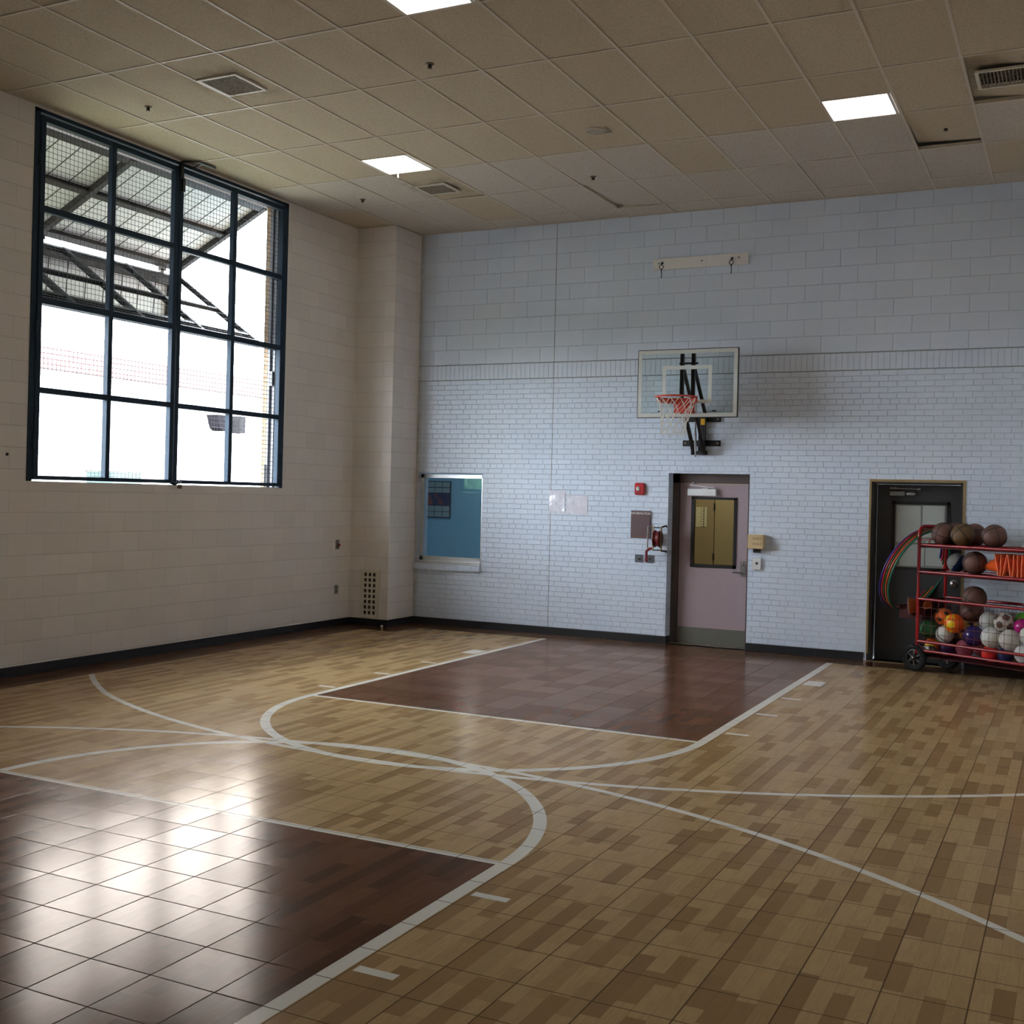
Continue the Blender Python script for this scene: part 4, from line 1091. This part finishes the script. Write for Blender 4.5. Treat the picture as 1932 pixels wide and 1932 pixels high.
def grid(name, s=None, l=None, z0=0.337, z1=0.797):
    m = MB(); r = 0.0022
    if s is not None:
        k = 0.085
        while k < CL: m.tube([(k, s, z0), (k, s, z1)], r, 5, caps=False); k += 0.085
        z = z0+0.09
        while z < z1: m.tube([(0, s+0.004, z), (CL, s+0.004, z)], r, 5, caps=False); z += 0.092
    m.build(name, plain('red_wire', (0.16, 0.03, 0.02), 0.4), cart, local=True)
grid('bin_mesh', s=0.002); grid('bin_mesh', s=CD-0.002)
m = MB(); m.box(-0.004, 0.004, 0.02, CD-0.02, 0.62, 0.79); m.build('end_panel', M_redd, cart, local=True)
m = MB()
m.box(-0.30, -0.012, 0.10, 0.105, 0.56, 0.70); m.box(-0.30, -0.012, 0.42, 0.425, 0.56, 0.70); m.box(-0.305, -0.30, 0.10, 0.425, 0.56, 0.70); m.box(-0.305, -0.012, 0.10, 0.425, 0.555, 0.56)
m.build('end_basket', M_redd, cart, local=True)
for s in (0.18, 0.30):       # hooks for the hoops
    m = MB(); m.tube([(0.0, s, 1.44), (-0.06, s, 1.435), (-0.20, s, 1.435), (-0.225, s, 1.45), (-0.228, s, 1.475)], 0.006, 8); m.bar((0, s, 1.385), (0, s, 1.45), 0.012)
    m.build('hook', M_red, cart, local=True)
def wheel(l, s):
    r = 0.148; m = MB()
    m.lathe([(0.095, -0.016), (0.108, -0.024), (0.135, -0.024), (0.146, -0.014), (0.148, 0.0), (0.146, 0.014), (0.135, 0.024), (0.108, 0.024), (0.095, 0.016), (0.095, -0.016)], (l, s, r), 'y', 36)
    w = m.build('wheel', plain('black_tyre', (0.006, 0.0065, 0.0075), 0.75, spec=0.25), cart, local=True)
    m = MB(); m.lathe([(0.082, -0.016), (0.097, -0.016), (0.097, 0.016), (0.082, 0.016), (0.082, -0.016)], (l, s, r), 'y', 30); m.lathe([(0.0001, -0.03), (0.026, -0.03), (0.03, -0.02), (0.03, 0.02), (0.026, 0.03), (0.0001, 0.03)], (l, s, r), 'y', 20)
    for k in range(6):
        a = PI/2+k*PI/3; m.bar((l+0.02*math.cos(a), s, r+0.02*math.sin(a)), (l+0.09*math.cos(a), s, r+0.09*math.sin(a)), 0.018, 0.014, up=(0, 1, 0))
    m.build('spoke_rim', plain('black_rim', (0.02, 0.02, 0.022), 0.35), w, local=True)
    MB().lathe([(0.012, -0.028), (0.011, -0.042), (0.0001, -0.044)], (l, s, r), 'y', 12).build('axle_nut', M_chrome, w, local=True)
wheel(-0.03, 0.0); wheel(0.075, CD-0.04); wheel(CL-0.02, 0.0); wheel(CL-0.02, CD-0.02)
for P in (((-0.03, 0.02, 0.148), (0.075, CD-0.06, 0.148)), ((CL-0.02, 0.02, 0.148), (CL-0.02, CD-0.04, 0.148))): MB().tube(P, 0.009, 8).build('axle', M_black, cart, local=True)
for l, s in ((0.0, 0.03), (0.06, CD-0.07), (CL-0.03, 0.03), (CL-0.03, CD-0.05)): MB().bar((l, s, 0.14), (l, s, 0.24), 0.03, 0.02).build('wheel_bracket', M_black, cart, local=True)

# ---- balls
def sphere_mesh(name, mats, fn=None, sub=4, r=1.0, squash=1.0):
    import bmesh
    bm = bmesh.new(); bmesh.ops.create_icosphere(bm, subdivisions=sub, radius=1.0)
    me = bpy.data.meshes.new(name)
    for f in bm.faces:
        f.smooth = True
        if fn: f.material_index = fn(f.calc_center_median().normalized())
    for v in bm.verts: v.co *= r; v.co.z *= squash
    bm.to_mesh(me); bm.free()
    for m in mats: me.materials.append(m)
    return me
def put_ball(name, label, me, l, s, z, rot=(0, 0, 0), group=None, cat='ball'):
    o = bpy.data.objects.new(name, me); COL.objects.link(o)
    o.location = cart_pt(l, s, z); o.rotation_euler = rot
    return tag(o, label, cat, group)
BR = 0.1235
def leather(name, col):
    m, b = newmat(name); x, y, z, P, O = coords()
    n = noise(O, 16, 4); v = noise(O, 300, 1)
    setin(b, 'Base Color', mixc(n, tuple(c*.8 for c in col), tuple(c*1.2 for c in col))); setin(b, 'Roughness', 0.55)
    setin(b, 'Normal', bump(v, 0.4, 0.003)); return m
def seam_mesh(r):
    m = MB(); q = 0.0048; N = 48
    for u, w in (((1, 0, 0), (0, 1, 0)), ((1, 0, 0), (0, 0, 1))): m.ring((0, 0, 0), r-0.001, q, u, w, N, 6)
    for s in (1, -1):
        pts = []
        for k in range(N):
            a = 2*PI*k/N; p = Vector((math.cos(a), 0.62*math.sin(a)*0+s*(0.42+0.30*math.cos(2*a)*1.0), math.sin(a)))
            p.x *= 0.95; p.normalize(); pts.append(p*(r-0.001))
        m.tube(pts, q, 6, closed=True)
    return m
def make_bball(label, mat_, loc, rot, group):
    b = put_ball('basketball', label, sphere_mesh('basketball', [mat_], r=BR), *loc, rot=rot, group=group)
    me = seam_mesh(BR)
    o = me.build('seam', M_black, b, local=True)
    return b
M_bb = leather('basketball_brown', (0.135, 0.058, 0.042)); M_bbt = leather('basketball_tan', (0.15, 0.080, 0.030))
GB = 'brown basketballs on the cart'
src = make_bball('brown basketball at the near end of the cart top shelf, front row', M_bb, (0.21, 0.13, 1.385+BR), (0.3, 0.2, 0.4), GB)
tanb = make_bball('tan worn basketball on the cart top shelf, front row, second from the hoops', M_bbt, (0.44, 0.13, 1.385+BR), (0.2, 0.9, 0.5), GB)
for lab, loc, rot in (('brown basketball in the rear row of the cart top shelf, nearest the hoops', (0.19, 0.37, 1.385+BR), (0.9, 0.3, 1.2)),
                      ('brown basketball in the rear row, peeping past the tan ball', (0.425, 0.372, 1.385+BR), (1.2, 0.1, 0.1)),
                      ('brown basketball standing alone on the cart top shelf, farthest from the hoops', (0.80, 0.14, 1.385+BR), (0.2, 1.3, 0.6)),
                      ('brown basketball on the middle shelf next to the orange cones', (0.584, 0.14, 1.092+BR), (0.1, 1.4, 0.5)),
                      ('dark brown basketball rising above the rim of the cart bin', (0.583, 0.149, 0.850), (0.4, 0.2, 0.3)),
                      ('dark brown basketball inside the cart bin, under the one rising above the rim', (0.462, 0.304, 0.688), (1.0, 0.2, 1.5))):
    c = copy_tree(src); c.location = cart_pt(*loc); c.rotation_euler = rot; c['label'] = lab
def pm(name, col, rough=0.35, **k): return plain(name, col, rough, **k)
W_ = pm('white_ball_skin', (0.62, 0.63, 0.60), 0.45); K_ = pm('dark_patch', (0.05, 0.035, 0.035), 0.45)
ICO = []
gphi = (1+5**.5)/2
for a in (1, -1):
    for b in (gphi, -gphi):
        ICO += [Vector((0, a, b)).normalized(), Vector((a, b, 0)).normalized(), Vector((b, 0, a)).normalized()]
def spots(th): return lambda c: 1 if max(c.dot(v) for v in ICO) > math.cos(th) else 0
def panels(c):      # volleyball: three bands on each of six sides
    ax = max(range(3), key=lambda i: abs(c[i])); o = c[(ax+1) % 3]/abs(c[ax])
    return 1 if abs(o) < 0.3 else 0
def gores(n, ph=0):
    return lambda c: int((math.atan2(c.y, c.x)/(2*PI)+0.5)*n+ph) % 2
GP = 'playground balls in the cart bin'
def ball(name, label, mats, fn, l, s, z, r, rot=(0.4, 0.3, 0.2), group=GP):
    return put_ball(name, label, sphere_mesh(name, mats, fn, r=r), l, s, z, rot, group)
ball('volleyball', 'blue and white panelled ball on the middle shelf beside the hoops', [pm('volley_white', (0.50, 0.50, 0.48)), pm('volley_blue', (0.02, 0.05, 0.14))], gores(6), 0.22, 0.37, 1.092+0.106, 0.106, (0.3, 0.5, 0.6), None)
ball('playground_ball', 'orange ball with black marks, highest at the hoop end of the cart bin', [pm('orange_skin', (0.85, 0.15, 0.02)), K_], spots(0.26), 0.154, 0.250, 0.604, 0.096, (0.5, 0.2, 0.3))
ball('playground_ball', 'bright orange ball with yellow blotches in the cart bin', [pm('hot_orange_skin', (0.95, 0.12, 0.01)), pm('yellow_patch', (0.95, 0.62, 0.02))], lambda c: 1 if c.x < -0.15 and max(c.dot(v) for v in ICO) > 0.90 else 0, 0.366, 0.124, 0.558, 0.104, (0.1, 0.1, 0.3))
ball('playground_ball', 'dark green glossy ball at the hoop end of the cart bin', [pm('green_skin', (0.015, 0.09, 0.035), 0.12)], None, 0.042, 0.150, 0.458, 0.101)
ball('volleyball', 'white ball with dark stripes low at the hoop end of the cart bin', [W_, K_], lambda c: 1 if abs(abs(c.z)-0.22) < 0.06 and c.x < 0.6 else 0, 0.225, 0.169, 0.424, 0.094, (0.9, 0.5, 0.2))
ball('playground_ball', 'yellow ball with black spots in the cart bin', [pm('yellow_skin', (0.80, 0.48, 0.10)), K_], spots(0.24), 0.376, 0.363, 0.475, 0.115, (0.2, 0.4, 0.1))
ball('playground_ball', 'shiny navy purple ball in front of the yellow spotted ball', [pm('navy_purple_skin', (0.03, 0.018, 0.11), 0.15)], None, 0.583, 0.150, 0.446, 0.110)
ball('volleyball', 'off white ball in the upper layer of the cart bin beside the soccer ball', [pm('volley_ivory', (0.50, 0.52, 0.50), 0.5), pm('volley_ivory_seam', (0.36, 0.37, 0.35), 0.5)], lambda c: 1 if min(abs(c.x), abs(c.y)) < 0.02 else 0, 0.700, 0.240, 0.614, 0.097)
ball('volleyball', 'large white ball in the cart bin, directly above the neon red ball', [W_, pm('white_seam', (0.45, 0.45, 0.43))], lambda c: 1 if min(abs(c.x+.2), abs(c.y-.1)) < 0.02 else 0, 0.800, 0.140, 0.457, 0.112, (0.7, 0.2, 0.9))
ball('volleyball', 'large cream white ball in the cart bin, under the soccer ball', [pm('cream_white_skin', (0.58, 0.57, 0.52), 0.45), pm('cream_seam', (0.42, 0.41, 0.38))], lambda c: 1 if min(abs(c.x-.1), abs(c.z+.2)) < 0.02 else 0, 1.014, 0.125, 0.453, 0.111, (0.3, 0.6, 0.1))
ball('soccer_ball', 'old white soccer ball with dark patches at the top of the cart bin', [pm('soccer_white', (0.55, 0.52, 0.45), 0.5), pm('soccer_brown', (0.10, 0.06, 0.055), 0.5)], spots(0.37), 0.909, 0.176, 0.623, 0.101, (0.35, 0.15, 0.2))
ball('playground_ball', 'dull pinkish grey ball behind the soccer ball', [pm('dull_pink_skin', (0.22, 0.15, 0.14), 0.5)], None, 0.864, 0.394, 0.618, 0.092)
ball('playground_ball', 'magenta ball near the right edge of the photo', [pm('magenta_skin', (0.50, 0.01, 0.22), 0.3)], None, 1.086, 0.223, 0.593, 0.084)
ball('volleyball', 'white ball cut by the right edge, below the magenta ball', [W_], None, 1.225, 0.119, 0.520, 0.098)
ball('playground_ball', 'lime green ball peeping behind the magenta ball', [pm('lime_skin', (0.08, 0.45, 0.03), 0.35)], None, 1.012, 0.338, 0.654, 0.075)
ball('volleyball', 'white ball on the floor of the cart bin at the right edge', [pm('plain_white_skin', (0.62, 0.62, 0.62), 0.45)], None, 1.170, 0.114, 0.331, 0.094)
ball('playground_ball', 'yellow and orange ball low at the hoop end behind the cart rail', [pm('yellow_orange_skin', (0.80, 0.42, 0.02)), pm('red_orange_patch', (0.75, 0.12, 0.02))], gores(4), 0.058, 0.200, 0.281, 0.082, (1.2, 0.3, 0.2))
ball('playground_ball', 'pink ball low behind the two lower cart rails', [pm('pink_skin', (0.42, 0.10, 0.16), 0.4)], None, 0.413, 0.263, 0.289, 0.098)
ball('playground_ball', 'mauve pink ball between the pink ball and the neon red ball', [pm('mauve_skin', (0.25, 0.06, 0.07), 0.45)], None, 0.586, 0.284, 0.304, 0.081)
ball('playground_ball', 'neon red ball at the bottom of the cart bin', [pm('neon_red_skin', (0.95, 0.03, 0.03), 0.35)], None, 0.746, 0.213, 0.276, 0.093)
ball('playground_ball', 'navy blue ball at the bottom of the cart bin beside the neon red ball', [pm('navy_skin', (0.015, 0.02, 0.09), 0.3)], None, 0.933, 0.184, 0.283, 0.085)
ball('playground_ball', 'dark purple ball at the bottom of the cart bin near the wheel', [pm('purple_skin', (0.06, 0.015, 0.10), 0.3)], None, 0.202, 0.252, 0.263, 0.085)
ball('playground_ball', 'yellow ball mostly hidden at the bottom of the cart bin near the right edge', [pm('mustard_skin', (0.55, 0.35, 0.03), 0.4)], None, 0.931, 0.355, 0.291, 0.083)
ball('playground_ball', 'dark maroon ball deep in the cart bin behind the white striped ball', [pm('maroon_skin', (0.06, 0.015, 0.02), 0.45)], None, 0.222, 0.402, 0.366, 0.083)

# black bag with a white label
t = thing('storage_bag', 'small black bag with a white label lying behind the front wheel', 'bag', cart_pt(0.10, 0.06, 0.178))
m = MB(); m.lathe([(0.0001, -0.09), (0.035, -0.088), (0.05, -0.06), (0.055, 0.0), (0.05, 0.06), (0.035, 0.088), (0.0001, 0.09)], (0, 0, 0), 'x', 18)
m2 = MB()
for v in m.v: m2.v.append(tuple(CR @ Vector((v[0], v[1]*.8, v[2])) + cart_pt(0.10, 0.075, 0.235)))
m2.f, m2.sm, m2.mi = m.f, m.sm, m.mi
m2.build('pouch', M_black, t)
m = MB(); a = [cart_pt(l, 0.026, z) for l, z in ((0.055, 0.255), (0.130, 0.255), (0.130, 0.285), (0.055, 0.285))]; b = [cart_pt(l, 0.036, z) for l, z in ((0.055, 0.255), (0.130, 0.255), (0.130, 0.285), (0.055, 0.285))]
m.add(a+b, [(0, 1, 2, 3), (7, 6, 5, 4), (0, 4, 5, 1), (1, 5, 6, 2), (2, 6, 7, 3), (3, 7, 4, 0)]); m.build('label_patch', M_white, t)

# ---- orange cones
M_or = plain('orange_cone_plastic', (0.80, 0.10, 0.015), 0.4); M_orl = plain('orange_cone_rim', (0.90, 0.24, 0.09), 0.45)
def cone_thing(label, l, s, z, tilt, tip=True, group='orange cones lying nested on the middle shelf'):
    """cone lying along -l (tip) with its square base standing upright"""
    t = thing('sports_cone', label, 'cone', cart_pt(l, s, z-0.115), group=group)
    def tr(v):
        v = Vector(v); c, q = math.cos(tilt), math.sin(tilt)
        return cart_pt(l + v.x*c - v.z*q, s+v.y, z + v.x*q + v.z*c)
    m = MB(); n = 24; prof = [(0.022, -0.185), (0.030, -0.182), (0.086, -0.01), (0.095, 0.0)]
    vs = []
    for r_, h in prof:
        for k in range(n): vs.append(tr((h, r_*math.cos(2*PI*k/n), r_*math.sin(2*PI*k/n))))
    m.add(vs, [(i*n+k, i*n+(k+1) % n, (i+1)*n+(k+1) % n, (i+1)*n+k) for i in range(3) for k in range(n)], True)
    m.build('body', M_or, t)
    b = MB(); w = 0.112; d = 0.006; P = [tr((x, y, zz)) for x in (0, d) for y in (-w, w) for zz in (-w, w)]
    b.add(P, [(0, 1, 3, 2), (4, 6, 7, 5), (0, 4, 5, 1), (2, 3, 7, 6), (0, 2, 6, 4), (1, 5, 7, 3)])
    b.build('base', M_orl, t)
tilts = [0.20, -0.02, -0.18, 0.16, -0.04, 0.02, -0.03, 0.05, -0.06, 0.03]
ords = ['first', 'second', 'third', 'fourth', 'fifth', 'sixth', 'seventh', 'eighth', 'ninth', 'tenth']
for k in range(10):
    cone_thing('bright orange cone on the middle shelf, ' + ords[k] + ' in the nested row', 0.885+0.046*k, 0.155+0.0*k, 1.220, tilts[k])
# one more cone in the end basket, hollow end outward
t = thing('sports_cone', 'dark orange cone, hollow end outward, at the cart end below the hoops', 'cone', cart_pt(-0.12, 0.10, 0.60))
m = MB(); n = 24; ax = (CR @ Vector((0.75, 0.45, 0.10))).normalized(); u = ax.cross(Vector((0, 0, 1))).normalized(); w = u.cross(ax)
c0 = cart_pt(-0.15, 0.055, 0.70); vs = []
for r_, h in ((0.098, 0.0), (0.088, 0.01), (0.03, 0.24), (0.024, 0.24), (0.080, 0.01), (0.090, 0.0)):
    for k in range(n): vs.append(c0+ax*h+u*(r_*math.cos(2*PI*k/n))+w*(r_*math.sin(2*PI*k/n)))
m.add(vs, [(i*n+k, i*n+(k+1) % n, (i+1)*n+(k+1) % n, (i+1)*n+k) for i in range(5) for k in range(n)], True)
m.build('body', plain('dark_orange_plastic', (0.45, 0.10, 0.02), 0.5), t)
m = MB(); m.ring(c0, 0.094, 0.006, u, w, 28, 6); m.build('rim', plain('pale_rim', (0.35, 0.25, 0.2), 0.5), t)

# ---- hula hoops
def hoop(label, col, l, s, z, lean=23, R=0.49):
    a = math.radians(lean); u = CR @ Vector((0, 1, 0)); w = CR @ Vector((math.sin(a), 0, math.cos(a)))
    c = cart_pt(l, s, z)
    o = MB().ring(c, R, 0.0115, u, w, 72, 10).build('hula_hoop', pm('hoop_'+str(col[0])+str(col[2]), col, 0.28))
    tag(o, label, 'hula hoop', 'hula hoops on the end of the cart')
hoop('violet blue hula hoop, outermost of the bundle on the cart end', (0.035, 0.025, 0.22), -0.275, 0.25, 1.100)
hoop('red hula hoop next to the violet blue one on the cart end', (0.42, 0.012, 0.02), -0.245, 0.25, 1.104)
hoop('dark green hula hoop between the red and the orange hoop', (0.02, 0.07, 0.02), -0.220, 0.25, 1.098)
hoop('orange hula hoop in the bundle on the cart end', (0.55, 0.10, 0.03), -0.195, 0.25, 1.092)
hoop('teal green hula hoop, innermost of the bundle beside the cart frame', (0.01, 0.16, 0.11), -0.165, 0.25, 1.084)

# ------------------------------------------------------------------ daylight
w = bpy.data.worlds.new('overcast_sky'); scene.world = w; w.use_nodes = True
bg = w.node_tree.nodes['Background']
bg.inputs['Color'].default_value = (0.86, 0.935, 1.0, 1); bg.inputs['Strength'].default_value = 11.0

# ------------------------------------------------------------------ camera
R = ((0.89945326, 0.43631807, 0.02470556), (0.02172866, 0.01181269, -0.99969412), (-0.43647645, 0.89971496, 0.00114436))
cam = bpy.data.objects.new('camera', bpy.data.cameras.new('camera')); COL.objects.link(cam)
M = Matrix(((R[0][0], -R[1][0], -R[2][0]), (R[0][1], -R[1][1], -R[2][1]), (R[0][2], -R[1][2], -R[2][2])))
cam.matrix_world = Matrix.Translation((4.29595461, -8.20524955, 1.81819343)) @ M.to_4x4()
cam.data.sensor_width = 36.0; cam.data.lens = 2136.353/1932*36.0
cam.data.shift_x = -(1000.224-966)/1932; cam.data.shift_y = (931.99-966)/1932
cam.data.clip_start = 0.02
scene.camera = cam

scene.view_settings.view_transform = 'Standard'; scene.view_settings.look = 'None'
scene.view_settings.exposure = 1.58; scene.view_settings.gamma = 1.0; scene.view_settings.use_curve_mapping = False
scene.cycles.use_denoising = True
scene.cycles.max_bounces = 12; scene.cycles.diffuse_bounces = 8; scene.cycles.transparent_max_bounces = 24
scene.cycles.sample_clamp_indirect = 8.0
